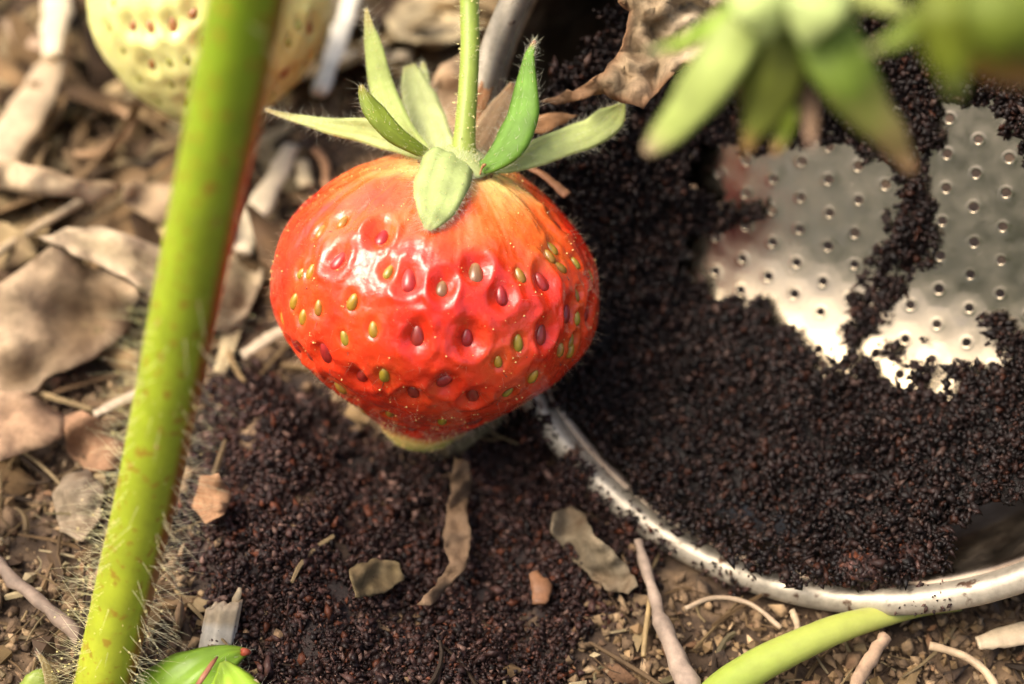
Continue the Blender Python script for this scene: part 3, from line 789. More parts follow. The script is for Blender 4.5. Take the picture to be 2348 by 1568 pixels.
# ------------------------------------------------------------------ strawberries
def make_fruit(root, C0, axis, prof, seeds, colfn, mat, nr=150, nt=300, dimple=1.0, rough=0.25, seed_scale=1.0, extra=40, seed_cols=None, ddepth=None, bvh_only=False, lumps=.35):
    ax = Vector(axis).normalized()
    tow = -FWD
    side = (tow - ax * tow.dot(ax)).normalized()
    oth = ax.cross(side)
    pr = catmull([(s, r, 0) for s, r in prof], nr)[:, :2]
    pr[:, 1] = np.maximum(pr[:, 1], 0.0)
    S = np.repeat(pr[:, 0][:, None], nt, 1); R = np.repeat(pr[:, 1][:, None], nt, 1)
    th = np.repeat((np.arange(nt) * 2 * math.pi / nt)[None], nr, 0)
    A, Sd, Ot, C0n = np.array(ax), np.array(side), np.array(oth), np.array(C0)
    rad = Sd[None, None] * np.cos(th)[..., None] + Ot[None, None] * np.sin(th)[..., None]
    V = C0n + A * S[..., None] + rad * R[..., None]
    dS = np.gradient(pr[:, 0]); dR = np.gradient(pr[:, 1])
    nl = np.hypot(dS, dR) + 1e-9
    Nn = rad * (-dS / nl)[:, None, None] * 1.0 + A * (dR / nl)[:, None, None]
    Vf, Nf = V.reshape(-1, 3), Nn.reshape(-1, 3)
    lump = np.array([noise.fractal(Vector(p) * 0.16, 1, 2, 2) for p in Vf])
    Vf = Vf + Nf * (lump * lumps * np.clip(R.reshape(-1) / 4, 0, 1))[:, None]
    idx = np.arange(nr * nt).reshape(nr, nt)
    F = np.stack([idx[:-1], np.roll(idx, -1, 1)[:-1], np.roll(idx, -1, 1)[1:], idx[1:]], -1).reshape(-1, 4)
    bvh = BVHTree.FromPolygons([tuple(p) for p in Vf], [tuple(q) for q in F])
    pl = []
    for px, py, kind in seeds:
        hit = bvh.ray_cast(CAM, ray(px, py).normalized())
        if hit[0] is not None:
            nn = hit[1] if hit[1].dot(ray(px, py)) < 0 else -hit[1]
            pl.append((hit[0], nn, kind))
    tries = 0
    while extra > 0 and tries < 4000:
        tries += 1
        i = random.randrange(int(nr * .16), int(nr * .88)); k = random.randrange(nt)
        p, nn = Vector(Vf[i * nt + k]), Vector(Nf[i * nt + k])
        if nn.dot(tow) > 0.12: continue
        if min((p - q[0]).length for q in pl) < 2.2: continue
        pl.append((p, nn, random.choice("rgg"))); extra -= 1
    wob = np.array([noise.noise(Vector(p) * .55 + Vector((9, 2, 5))) for p in Vf])
    wob2 = np.array([noise.noise(Vector(p) * .8 + Vector((1, 7, 3))) for p in Vf])
    qmin = np.full(len(Vf), 1e9); dep = np.zeros(len(Vf)); crest = np.zeros(len(Vf))
    H = np.zeros(len(Vf)); near = np.full(len(Vf), 1e9); gsum = np.zeros(len(Vf))
    for p, nn, kind in pl:
        d = Vf - np.array(p)
        sp = float((p - C0).dot(ax))
        along = (d @ A)
        el = np.where(along > 0, 1 / (1.35 + 0.10 * max(sp, 0)), 1 / 1.15)
        perp2 = np.maximum((d * d).sum(1) - along ** 2, 0)
        dd = np.sqrt(perp2 + (along * el) ** 2)
        big = kind in "rb"
        dd = dd * (1 + .20 * wob)
        vv = random.uniform(.75, 1.25)
        rp = (1.02 if big else .66) * random.uniform(.9, 1.15)
        q_ = dd / rp
        m_ = q_ < qmin
        qmin[m_] = q_[m_]; dep[m_] = (0.56 if big else 0.32) * vv; crest[m_] = (0.17 if big else 0.07) * vv
        near = np.minimum(near, dd)
        if not big: gsum += np.exp(-(dd / 0.9) ** 2)
    H += dimple * (-dep * np.clip(1 - (qmin / 1.0) ** 2, 0, 1) ** 1.6 + crest * np.clip(.75 + 1.6 * wob2, .1, 1.7) * np.exp(-((qmin - 1.22) / .30) ** 2))
    H += dimple * 0.16 * np.clip((near - 0.9) / 1.2, 0, 1) ** 1.0
    fine = np.array([0.5 * noise.noise(Vector(p) * 0.6) + noise.noise(Vector(p) * 1.2) + .5 * noise.noise(Vector(p) * 2.4) for p in Vf]) * 0.06
    # fine furrows running from the calyx
    sN = S.reshape(-1); smax = pr[:, 0].max(); smin = pr[:, 0].min()
    fur = np.clip((sN - smax * .25) / (smax * .5), 0, 1) * np.clip((smax - sN) / 2.5, 0, 1)
    ang = th.reshape(-1)
    fr = np.array([noise.noise(Vector((math.cos(a) * 5.5, math.sin(a) * 5.5, s * .12))) for a, s in zip(ang, sN)])
    fr2 = np.array([noise.noise(Vector((math.cos(a) * 14, math.sin(a) * 14, s * .12 + 4))) for a, s in zip(ang, sN)])
    H += dimple * fur * (0.30 * fr + 0.10 * (0.35 - np.abs(fr2))) + fine * dimple
    H *= np.clip(R.reshape(-1) / 2.5, 0, 1) * np.clip(1 + (sN + 1) * .05, .75, 1)
    V2 = Vf + Nf * H[:, None]
    cols = colfn(sN, ang, gsum, fr, Vf)
    body = mesh_np("fruit_body", V2, F, cols, mat, root)
    bvh2 = BVHTree.FromPolygons([tuple(p) for p in V2], [tuple(q) for q in F])
    # seeds
    protos = {}
    def seed_mesh(key, col, col2, w, l, t):
        mb = MB(); rows, cc = [], []
        for i in range(9):
            f = i / 8; x = -l * math.cos(math.pi * f)
            rr = math.sin(math.pi * f) ** 0.85 * (1.0 + .25 * math.cos(math.pi * f))
            rows.append([(w * rr * math.cos(2 * math.pi * k / 10), x, t * rr * math.sin(2 * math.pi * k / 10)) for k in range(10)])
            cc.append([tuple(np.array(col) * (1 - f) + np.array(col2) * f)] * 10)
        mb.grid(rows, cc, closed=True)
        me_o = mb.build("seed", M["seed"], root)
        COL.objects.unlink(me_o)
        return me_o.data
    sc_ = seed_cols or {"r": [((.30, .016, .014), (.38, .035, .022)), ((.22, .014, .012), (.36, .022, .02)), ((.32, .035, .022), (.20, .022, .015))],
                        "b": [((.16, .05, .02), (.28, .17, .07))], "g": [((.30, .16, .014), (.36, .22, .02)), ((.24, .20, .02), (.34, .22, .02)), ((.27, .11, .012), (.36, .20, .03))]}
    off = np.array(world_loc(root))
    styles = []
    for p, nn, kind in pl:
        big = kind in "rb"
        k = (kind, random.randrange(len(sc_[kind])))
        if k not in protos:
            c1, c2 = sc_[kind][k[1]]
            # build around the parent's origin, so undo the offset that mesh_np takes off
            w, l, t = (.47, .76, .36) if big else (.34, .56, .30)
            me = seed_mesh(k, c1, c2, w * seed_scale, l * seed_scale, t * seed_scale)
            for vtx in me.vertices: vtx.co = vtx.co + Vector(off)
            protos[k] = me
        o = bpy.data.objects.new("seed", protos[k])
        COL.objects.link(o); o.parent = root
        hit = bvh2.ray_cast(p + nn * 2.5, -nn, 5.0)
        if hit[0] is None: hit = bvh2.find_nearest(p)
        y = (ax - nn * ax.dot(nn)).normalized()
        roll = Matrix.Rotation(random.gauss(0, .28), 3, nn)
        y = roll @ y; x = y.cross(nn)
        q = hit[0] + nn * (0.06 if big else 0.07)
        s = random.uniform(.86, 1.14)
        m = Matrix((x * s, y * s * random.uniform(.92, 1.1), nn * s)).transposed().to_4x4()
        m.translation = q * MM - Vector(off)
        o.matrix_basis = m
        styles.append((o, q, y, nn, kind))
    return body, bvh2, styles, V2, Nf

# --- the ripe one
CB = P(997, 690, 122.0)
AX = (RT * 0.12 + UP * 0.93 - FWD * 0.34).normalized()
red = thing("strawberry", CB - AX * 11.5, "ripe red strawberry hanging in the middle, green sepals spread", "strawberry")
def crop5(x, y, k): return (586.8 + x * .35987, 516.4 + y * .35987, k)
SEEDS = [crop5(*s) for s in [
    (787, 50, 'r'), (508, 215, 'r'), (970, 345, 'r'), (1188, 395, 'b'), (1410, 290, 'b'), (1577, 445, 'r'), (1690, 315, 'g'), (1842, 350, 'r'), (1875, 195, 'g'), (1897, 140, 'g'), (1943, 265, 'g'),
    (2040, 240, 'g'), (2140, 320, 'g'), (2058, 445, 'g'), (2008, 572, 'r'), (2052, 595, 'g'), (2125, 560, 'r'), (835, 290, 'g'), (272, 305, 'g'), (330, 295, 'g'), (233, 485, 'g'), (283, 590, 'g'), (388, 528, 'g'),
    (608, 492, 'g'), (738, 670, 'g'), (553, 725, 'g'), (1022, 715, 'r'), (1357, 730, 'r'), (1680, 755, 'g'), (1838, 705, 'r'), (1948, 800, 'g'), (1550, 880, 'g'), (1770, 970, 'g'), (1612, 1075, 'g'),
    (658, 985, 'r'), (812, 962, 'g'), (995, 1090, 'r'), (1203, 1020, 'r'), (1383, 1105, 'r'), (535, 1038, 'g'), (845, 1210, 'g'), (1187, 1255, 'g'), (1400, 1260, 'r'), (990, 1310, 'r'), (688, 1187, 'g'), (580, 1145, 'g'),
    (480, 1050, 'g'), (425, 825, 'r'), (325, 845, 'r'), (240, 770, 'r'), (160, 595, 'g'), (1695, 1130, 'r'), (2020, 740, 'g'), (2010, 805, 'g'), (400, 32, 'g'), (545, -28, 'g'), (1915, -21, 'r'), (2050, 67, 'r')]]
PROF = [(10.3, 0.2), (10.25, 2.0), (9.8, 4.0), (8.6, 6.4), (6.6, 9.0), (4.2, 10.85), (1.6, 11.45), (-0.9, 11.35), (-3.2, 10.15), (-5.0, 8.55), (-6.5, 6.95), (-7.7, 5.45), (-8.6, 4.2), (-9.3, 3.3), (-10.1, 2.7), (-10.9, 1.8), (-11.25, 0.3)]
def red_cols(s, a, g, fr, V):
    n = len(s)
    c = np.tile(np.array((.70, .028, .008)), (n, 1))
    nz = np.array([noise.fractal(Vector(p) * .22, 1, 2, 3) for p in V])
    def mixin(c, col, k): return c * (1 - k[:, None]) + np.array(col)[None] * k[:, None]
    c = mixin(c, (.74, .060, .012), np.clip(.45 + nz * .9, 0, 1) * .8)
    top = np.clip((s - 5.6 + nz * 2.4 + fr * 0.5) / 4.0, 0, 1)
    c = mixin(c, (.78, .17, .03), top * .85)
    pale = np.clip((s - 8.7 + nz + fr * 0.4) / 1.8, 0, 1)
    c = mixin(c, (.72, .50, .17), pale)
    c = mixin(c, (.66, .13, .02), np.clip(g, 0, 1) * .45)
    low = np.clip((-s - 8.7 + nz * .8) / .9, 0, 1)
    c = mixin(c, (.76, .58, .16), low)
    c = mixin(c, (.55, .60, .13), np.clip((-s - 9.3 + nz * 2.4) / 1.2, 0, 1) * .7)
    return c
body, BVH, st_info, BV2, BNf = make_fruit(red, CB, AX, PROF, SEEDS, red_cols, M["berry"], nr=240, nt=520, extra=34, lumps=.2)
# dried styles on many seeds, as sub-parts of their seed
style_me = {}
for i, (so, q, y, nn, kind) in enumerate(st_info):
    if random.random() > 0.5: continue
    mb = MB()
    L_ = random.uniform(.5, 1.1)
    d = (-y + Vector((random.gauss(0, .35), random.gauss(0, .35), random.gauss(0, .35)))).normalized()
    d = (d - nn * d.dot(nn)).normalized() + nn * random.uniform(.1, .45)
    e = mb.hair(q - y * .55 + nn * .05, d, L_, .045, nn * random.uniform(-.1, .2), 3, (.09, .035, .02))
    mb.blob(e, .06, (.05, .02, .015))
    o = mb.build("style", M["seed"], red)
    o.parent = so
    o.matrix_parent_inverse = so.matrix_basis.inverted()

# fine hairs and pollen on the berry
hb_, pb = MB(), MB()
for _ in range(4600):
    i = random.randrange(len(BV2))
    p, n = Vector(BV2[i]), Vector(BNf[i])
    s = (p - CB).dot(AX)
    if s > 9.4 or s < -11: continue
    facing = n.dot(-FWD)
    if facing > .3 and random.random() < .72: continue
    if facing < -.5: continue
    d = n + Vector((random.gauss(0, .45), random.gauss(0, .45), random.gauss(0, .45)))
    hb_.hair(p, d, random.uniform(.3, .9), .0072, Vector((random.gauss(0, .3), random.gauss(0, .3), random.gauss(0, .3))), 2, (.72, .58, .40))
for _ in range(5200):
    i = random.randrange(len(BV2))
    p, n = Vector(BV2[i]), Vector(BNf[i])
    if noise.noise(p * .55) < random.uniform(-.35, .5): continue
    pb.blob(p + n * .03, random.choice((.02, .03, .035, .045, .075)) * random.uniform(.8, 1.2), (.92, .66, .24))
hb_.build("fine_hair", M["hair"], red, kind="stuff")

# --- sepals
def sepal(name, pts, col, tip=None, back=None, twist=0.0, camber=.18, n=26, m=9, parent=None, mat="sepal", hairs=0, fold=0.0, label=None, notch=0.0, thick=.10, hair_len=.7, rib=.05, tip_at=.72, wave=0.0):
    """pts: (px, py, depth, half width in pixels there)"""
    c3 = [P(p[0], p[1], p[2]) for p in pts]
    wd = [p[3] * p[2] / FPX for p in pts]
    q = catmull([tuple(p) for p in c3], n); w = catmull([(x, 0, 0) for x in wd], n)[:, 0]
    mb = MB(); rows, cc = [], []
    tip = tip or col
    edges = []
    for i in range(n):
        t = Vector(q[min(i + 1, n - 1)] - q[max(i - 1, 0)]).normalized()
        vdir = (CAM - Vector(q[i])).normalized()
        nrm = (vdir - t * vdir.dot(t)).normalized()
        nrm = Matrix.Rotation(twist if not callable(twist) else twist(i / (n - 1)), 3, t) @ nrm
        sd = t.cross(nrm)
        row, crow = [], []
        f = i / (n - 1)
        for j in range(m):
            s = j / (m - 1) * 2 - 1
            ww = w[i] / max(math.cos(twist if not callable(twist) else twist(f)), .35)
            wig = 1 + .09 * noise.noise(Vector((f * 9, s * .6, pts[0][0])))
            off = camber * (1 - s * s) * ww - fold * abs(s) ** 1.5 * ww + wave * ww * math.sin(f * 11 + s * 1.4 + pts[0][0])
            p = Vector(q[i]) + sd * (s * ww * wig) + nrm * (off + rib * ww * math.cos(s * 9) + .10 * noise.noise(Vector(q[i]) * .5 + Vector((s, 0, 0))))
            row.append(p)
            k = min(max((f - tip_at) / (.97 - tip_at) + .25 * noise.noise(p * 1.3), 0), 1)
            base = np.array(col) * (1 + .22 * noise.noise(Vector((s * 7, f * 2, pts[0][1] * .1))) + .2 * noise.noise(p * .7) + .07 * math.cos(s * 17 + f * 3) + .10 * max(0, 1 - abs(s) * 9) - .10 * (abs(s) ** 4))
            crow.append(tuple(base * (1 - k) + np.array(tip) * k))
        rows.append(row); cc.append(crow)
        edges.append((row[0], row[-1], sd, nrm, t, f))
    mb.grid(rows, cc)
    o = mb.build(name, M[mat], parent, solid=thick, label=label)
    if hairs:
        for _ in range(hairs):
            i = random.randrange(1, n)
            a, b, sd, nrm, t, f = edges[i]
            if random.random() < .6:
                e = random.random() < .5
                p = (a if e else b).lerp(edges[i - 1][0 if e else 1], random.random())
                d = (-sd if e else sd) + t * random.uniform(-.1, 1.4) + nrm * random.gauss(0, .6)
                HB.hair(p, d, min(random.expovariate(2.6) + .15, 1.5) * hair_len, .0055, Vector((random.gauss(0, .2), random.gauss(0, .2), random.gauss(0, .2))), 3, (.86, .84, .66))
            else:
                p = rows[i][random.randrange(m)]
                d = t * random.uniform(.5, 1) + nrm * random.uniform(.15, .6) + sd * random.gauss(0, .4)
                HB.hair(p + nrm * .06, d, random.uniform(.3, .8) * hair_len, .0065, None, 2, (.86, .86, .66))
                if random.random() < .22: PB.blob(p + nrm * .1, random.uniform(.02, .045), (.85, .70, .25))
    return o
HB, PB = MB(), pb
LG, MG, DG = (.42, .50, .18), (.28, .40, .07), (.13, .245, .022)
D0 = 118.6
def fr_depth(px, py, lift):
    h = BVH.ray_cast(CAM, ray(px, py).normalized())
    return (h[0] - CAM).dot(FWD) - lift if h[0] is not None else D0
sepal("sepal", [(1036, 352, D0 - 2.2, 46), (1024, 385, D0 - 3.6, 60), (1010, 432, min(fr_depth(1010, 432, .9), D0 - 3.4), 61), (997, 480, fr_depth(997, 480, .8), 44), (988, 508, fr_depth(988, 508, .6), 26), (980, 527, fr_depth(980, 527, .35), 7)],
      LG, (.40, .42, .15), parent=red, hairs=900, camber=.12, twist=.1, tip_at=.85, wave=.12)
sepal("sepal", [(1000, 360, D0 - 1.2, 12), (950, 343, D0 - .8, 19), (900, 322, D0 - .2, 26), (837, 300, D0 + .3, 28), (763, 291, D0 + .8, 19), (715, 280, D0 + 1, 13), (655, 266, D0 + 1.2, 7), (607, 251, D0 + 1.2, 3)],
      (.48, .55, .19), (.46, .38, .18), parent=red, hairs=560, camber=-.10, wave=.14)
sepal("sepal", [(985, 358, D0 + 1.0, 14), (945, 325, D0 + 1.5, 24), (902, 268, D0 + 2.0, 30), (872, 190, D0 + 2.2, 28), (856, 105, D0 + 1.8, 20), (846, 60, D0 + 1.5, 11), (840, 20, D0 + 1.2, 3)],
      (.40, .48, .14), (.44, .36, .15), parent=red, hairs=560, twist=-.3, camber=.10, wave=.1)
sepal("sepal", [(1000, 362, D0 - 1.5, 8), (945, 335, D0 - 2.4, 16), (896, 300, D0 - 3, 22), (860, 258, D0 - 3, 23), (838, 222, D0 - 2.6, 14), (828, 196, D0 - 2.2, 4)],
      (.19, .25, .022), (.26, .20, .04), parent=red, hairs=220, twist=.4, camber=.2)
sepal("sepal", [(1012, 352, D0 + 2.0, 34), (992, 312, D0 + 3.4, 44), (973, 268, D0 + 4.4, 47), (955, 212, D0 + 4.8, 37), (946, 178, D0 + 4.8, 26), (938, 150, D0 + 4.8, 14)],
      (.52, .58, .24), (.42, .42, .15), parent=red, hairs=520, camber=.06, tip_at=.86)
sepal("sepal", [(966, 228, D0 + 5.0, 16), (969, 192, D0 + 5.0, 17), (969, 165, D0 + 5.0, 11), (970, 142, D0 + 5.0, 3)],
      (.50, .56, .22), (.40, .34, .12), parent=red, hairs=120, camber=.06)
sepal("sepal", [(1075, 392, D0 - 1.8, 8), (1120, 377, D0 - 2.6, 20), (1168, 332, D0 - 3, 36), (1195, 270, D0 - 2.8, 35), (1204, 205, D0 - 2.2, 26), (1211, 140, D0 - 1.5, 13), (1218, 112, D0 - 1.2, 8), (1226, 94, D0 - 1, 3)],
      (.13, .26, .03), (.40, .12, .09), parent=red, hairs=420, twist=-.45, camber=.22, tip_at=.84)
sepal("sepal", [(1120, 390, D0 - 1.2, 8), (1175, 375, D0 - .8, 20), (1240, 348, D0, 30), (1305, 323, D0 + .6, 32), (1353, 305, D0 + .8, 32), (1395, 277, D0 + .6, 36), (1420, 250, D0 + .2, 16), (1427, 232, D0 + .1, 3)],
      (.54, .62, .22), (.42, .46, .12), parent=red, hairs=600, camber=-.08, twist=.12, wave=.2)
sepal("sepal", [(1080, 366, D0 + .8, 24), (1108, 325, D0 + 1.8, 37), (1138, 270, D0 + 2.4, 32), (1160, 225, D0 + 2.6, 18), (1174, 190, D0 + 2.5, 4)],
      (.55, .36, .19), (.42, .22, .10), parent=red, hairs=320, twist=.25, camber=.1, label="withered brown sepal behind the stalk")
sepal("sepal", [(1080, 350, D0 + 2.6, 12), (1090, 280, D0 + 3.4, 15), (1108, 215, D0 + 3.8, 17), (1130, 168, D0 + 3.9, 11), (1150, 136, D0 + 3.9, 3)],
      (.44, .22, .10), (.52, .34, .19), parent=red, hairs=200, twist=.4, label="narrow withered brown sepal right of the stalk")

# --- stalk of the ripe berry
def stalk(name, pts, col, parent, col2=None, hairs=0, hl=.6, n=40, sides=20, spots=0, hair_from=0.0, droop=0.0, mat="stem", stripe=None, hair_r=.011, gl=.3, side=False):
    c3 = [P(*p[:3]) for p in pts]
    q = [Vector(x) for x in catmull([tuple(p) for p in c3], n)]
    r = catmull([(p[3] * p[2] / FPX, 0, 0) for p in pts], n)[:, 0]
    mb = MB(); rows, cc = [], []
    fr = []
    for i in range(n):
        t = (q[min(i + 1, n - 1)] - q[max(i - 1, 0)]).normalized()
        vd = (CAM - q[i]).normalized()
        a = (vd - t * vd.dot(t)).normalized(); b = a.cross(t)      # b runs to the right of a stem that climbs away from the soil
        if b.x < 0: b = -b
        row, crow = [], []
        f = i / (n - 1)
        for k in range(sides):
            th = 2 * math.pi * k / sides
            bulge = 1 + .03 * math.cos(3 * th + f * 2) + .03 * noise.noise(Vector((math.cos(th), math.sin(th), f * 8)))
            row.append(q[i] + (b * math.cos(th) + a * math.sin(th)) * r[i] * bulge)
            c = np.array(col) * (1 - f) + np.array(col2 or col) * f
            if stripe is not None:
                e = max(0, math.cos(th - math.radians(14)) - .84) / .16
                c = c * (1 - min(e * 1.5, 1)) + np.array(stripe) * min(e * 1.5, 1)
            crow.append(tuple(c * (1 + .06 * noise.noise(Vector((th * 3, f * 3, 1))))))
        rows.append(row); cc.append(crow)
        fr.append((a, b, t))
    mb.grid(rows, cc, closed=True, caps=True)
    o = mb.build(name, M[mat], parent)
    for _ in range(hairs):
        f = random.random() ** 1.0
        if f < hair_from and random.random() > .04: continue
        i = min(int(f * (n - 1)), n - 2); g = f * (n - 1) - i
        a, b, t = fr[i]
        th = random.uniform(0, 2 * math.pi)
        if side and abs(math.sin(th)) > .8 and random.random() < .85: continue
        d = b * math.cos(th) + a * math.sin(th)
        p = q[i].lerp(q[i + 1], g) + d * (r[i] * .97)
        dd = d + t * random.gauss(0, .22) + Vector((random.gauss(0, .18), random.gauss(0, .18), random.gauss(0, .18)))
        l = random.uniform(.45, 1.1) * hl
        e = HB.hair(p, dd, l, hair_r, Vector((0, 0, -droop)) + t * random.gauss(0, .15), 3, (.95, .90, .62))
        if random.random() < gl: PB.blob(p + dd.normalized() * l * random.uniform(.02, .8), random.uniform(.03, .085), (.95, .82, .36))
    for _ in range(spots):
        f = hair_from * .8 + (1 - hair_from * .8) * random.random() ** .8
        i = min(int(f * (n - 1)), n - 2); a, b, t = fr[i]
        th = random.uniform(0, 2 * math.pi)
        if random.random() < .5: th = random.choice((0, math.pi)) + random.gauss(0, .25)
        PB.blob(q[i].lerp(q[i + 1], random.random()) + (b * math.cos(th) + a * math.sin(th)) * r[i] * 1.02, random.uniform(.02, .055), (.90, .76, .34))
    return o
stalk("pedicel", [(1066, 372, D0 - 1.2, 40), (1062, 345, D0 - 1.3, 29), (1066, 290, D0 - 1.2, 24), (1072, 210, D0 - .9, 22.5), (1077, 110, D0 - .5, 22), (1076, 20, D0, 22), (1074, -90, D0 + .5, 22), (1050, -300, D0 + 6, 22), (980, -520, D0 + 20, 22)],
      (.28, .34, .065), red, (.20, .28, .040), hairs=420, hl=.6, spots=190)
# the pale hub where sepals and stalk meet
mb = MB(); rows = []
hub = P(1042, 372, D0 - 1.0)
for i in range(10):
    f = i / 9
    rr = 2.3 * (1 - f) ** .7 + .6
    rows.append([hub + AX * (f * 1.7 - .5) + (BV2[0] * 0 if False else Vector((0, 0, 0))) + (RT * math.cos(k * .3142) + AX.cross(RT).normalized() * math.sin(k * .3142)) * rr * (1 + .06 * math.sin(k * 1.57)) for k in range(20)])
mb.grid(rows, [[(.46, .52, .20)] * 20 for _ in rows], closed=True, caps=True)
mb.build("calyx_hub", M["sepal"], red)
for k in range(420):
    th = random.uniform(0, 6.28); rr = random.uniform(.7, 2.4)
    p = hub + AX * (.1 + .35 * (2.9 - rr)) + (RT * math.cos(th) + AX.cross(RT).normalized() * math.sin(th)) * rr
    HB.hair(p, AX + Vector((random.gauss(0, .5), random.gauss(0, .5), random.gauss(0, .5))), random.uniform(.3, .8), .010, None, 2, (.86, .86, .66))
    if random.random() < .3: PB.blob(p + AX * .1, random.uniform(.02, .045), (.88, .72, .25))
# withered stamens under the calyx
for px, py in ((944, 352), (958, 368), (962, 398), (1086, 398), (1098, 404), (1112, 400), (1128, 402), (1168, 394), (1184, 398), (1196, 406)):
    mb = MB()
    dp = fr_depth(px, py, .5)
    if abs(dp - D0) > 6: dp = D0 - 1
    pt = P(px, py, dp)
    qs = [pt]
    d = Vector((random.gauss(0, 1), random.gauss(0, .4), random.gauss(-.3, .6))).normalized()
    for _ in range(5):
        d = (d + Vector((random.gauss(0, .6), random.gauss(0, .6), random.gauss(0, .6)))).normalized()
        qs.append(qs[-1] + d * .22)
    mb.tube(qs, [.07, .075, .07, .09, .13, .08], 6, cols=[(.26, .13, .05)] * 6)
    mb.build("stamen", M["twig"], red)
HB.build("calyx_hair", M["hair"], red, kind="stuff")
PB.build("pollen", M["pollen"], red, kind="stuff")

# ------------------------------------------------------------------ the thick hairy stem in front
HB, PB = MB(), MB()
ST = [(566, -10, 84, 90), (523, 210, 88, 86), (484, 400, 91.5, 82), (423, 700, 98, 77), (343, 1100, 106, 71), (291, 1330, 110.5, 68), (236, 1568, 113.5, 66), (196, 1740, 116, 66), (170, 1850, 118, 68)]
top = [(690, -560, 74, 96), (628, -300, 79, 93)]
stem = thing("hairy_petiole", P(170, 1850, 118), "thick hairy green stem slanting up across the left side", "plant stem")
stalk("stem_body", top + ST, (.15, .27, .008), stem, (.37, .39, .028), hairs=2300, hl=3.1, n=90, sides=36, spots=900, hair_from=.50, droop=.10, mat="petiole", stripe=(.22, .075, .010), hair_r=.0145, gl=.45, side=True)
HB.build("stem_hair", M["hair"], stem, kind="stuff")
PB.build("gland_dots", M["pollen"], stem, kind="stuff")

# ------------------------------------------------------------------ the unripe strawberry behind
HB, PB = MB(), MB()
CW = P(482, 30, 137.0)
AW = (RT * 0.06 + UP * 0.90 - FWD * 0.42).normalized()
white = thing("strawberry", CW - AW * 11, "pale unripe strawberry at the top left, partly behind the thick stem", "strawberry")
SW = [(x * .33676, y * .33676, k) for x, y, k in [(880, 185, 'r'), (1005, 190, 'r'), (1165, 175, 'r'), (1310, 95, 'r'), (830, 345, 'g'), (1020, 450, 'r'), (1145, 430, 'g'), (1270, 410, 'g'), (940, 545, 'g'), (1160, 580, 'g'),
      (1285, 575, 'g'), (1075, 695, 'g'), (1270, 715, 'r'), (2125, 195, 'r'), (2035, 170, 'g'), (1970, 290, 'g'), (2080, 430, 'r'), (1950, 510, 'r'), (1860, 640, 'g'), (760, 20, 'g'), (730, 190, 'g'), (1400, 300, 'r'), (1480, 560, 'g'), (1600, 400, 'g'), (1650, 690, 'r')]]
def white_cols(s, a, g, fr, V):
    c = np.tile(np.array((.72, .73, .28)), (len(s), 1))
    nz = np.array([noise.fractal(Vector(p) * .15, 1, 2, 3) for p in V])
    k = np.clip(.5 + nz, 0, 1)[:, None]
    c = c * (1 - k * .35) + np.array((.60, .46, .13)) * k * .35
    rt = np.clip((V @ np.array(RT) - CW.dot(RT) - 2) / 7, 0, 1)[:, None]     # more ochre towards its right flank
    c = c * (1 - rt * .4) + np.array((.60, .42, .08)) * rt * .4
    return c
PW = [(s_ * .93, r_ * .93) for s_, r_ in [(10, .3), (9.8, 3), (8.6, 6), (6, 8.6), (3, 9.9), (0, 10.0), (-3, 9.2), (-5.8, 7.5), (-7.6, 5.6), (-8.9, 3.4), (-9.5, 1.6), (-9.7, .2)]]
make_fruit(white, CW, AW, PW, SW, white_cols, M["unripe"], nr=90, nt=180, extra=24, dimple=0.9, seed_scale=.66,
           seed_cols={"r": [((.30, .11, .03), (.33, .15, .04)), ((.36, .10, .045), (.34, .14, .05))], "g": [((.28, .30, .05), (.33, .30, .06))], "b": [((.2, .1, .03), (.2, .1, .03))]})
DW = 135
for pts in ([(480, -170, DW, 20), (400, -190, DW - 2, 60), (300, -180, DW - 2, 50), (230, -140, DW, 8)], [(480, -170, DW, 20), (560, -190, DW - 2, 60), (650, -180, DW - 2, 50), (730, -140, DW, 8)],
            [(480, -180, DW, 20), (470, -240, DW, 50), (460, -320, DW + 2, 45), (450, -380, DW + 3, 6)]):
    sepal("sepal", pts, MG, parent=white)
stalk("pedicel", [(482, -190, DW, 26), (486, -260, DW - 1, 20), (500, -400, DW - 2, 20), (520, -560, DW, 20)], (.25, .33, .06), white)

# ------------------------------------------------------------------ blurred hanging fruit heads at the upper right
hang = thing("strawberry", P(1835, 40, 82), "blurred strawberry calyx with hanging green sepals at the upper right", "strawberry")
GA, GB, OL = (.30, .37, .085), (.34, .46, .06), (.105, .115, .014)
dh = 84
sepal("sepal", [(1780, -20, dh - 1, 30), (1715, 45, dh - 2, 50), (1640, 160, dh - 2, 58), (1570, 255, dh - 1, 44), (1515, 315, dh, 30), (1480, 350, dh + .5, 12)], (.38, .46, .12), (.42, .30, .18), parent=hang, twist=.2)
sepal("sepal", [(1770, -25, dh - 3, 16), (1690, 20, dh - 2, 22), (1610, 72, dh - 1.5, 16), (1545, 105, dh - 1, 11), (1480, 118, dh - 1, 3)], (.25, .38, .03), (.45, .42, .22), parent=hang, twist=.3)
sepal("sepal", [(1775, 10, dh - 2, 55), (1768, 90, dh - 1.6, 88), (1765, 180, dh - 1, 84), (1745, 260, dh - .4, 48), (1722, 312, dh, 20), (1712, 350, dh, 6)], (.115, .135, .015), (.33, .16, .05), parent=hang, twist=.15, camber=.3)
sepal("sepal", [(1800, 200, dh - .6, 20), (1805, 260, dh - .6, 24), (1795, 310, dh, 16), (1775, 352, dh, 6)], (.17, .22, .02), (.36, .18, .06), parent=hang)
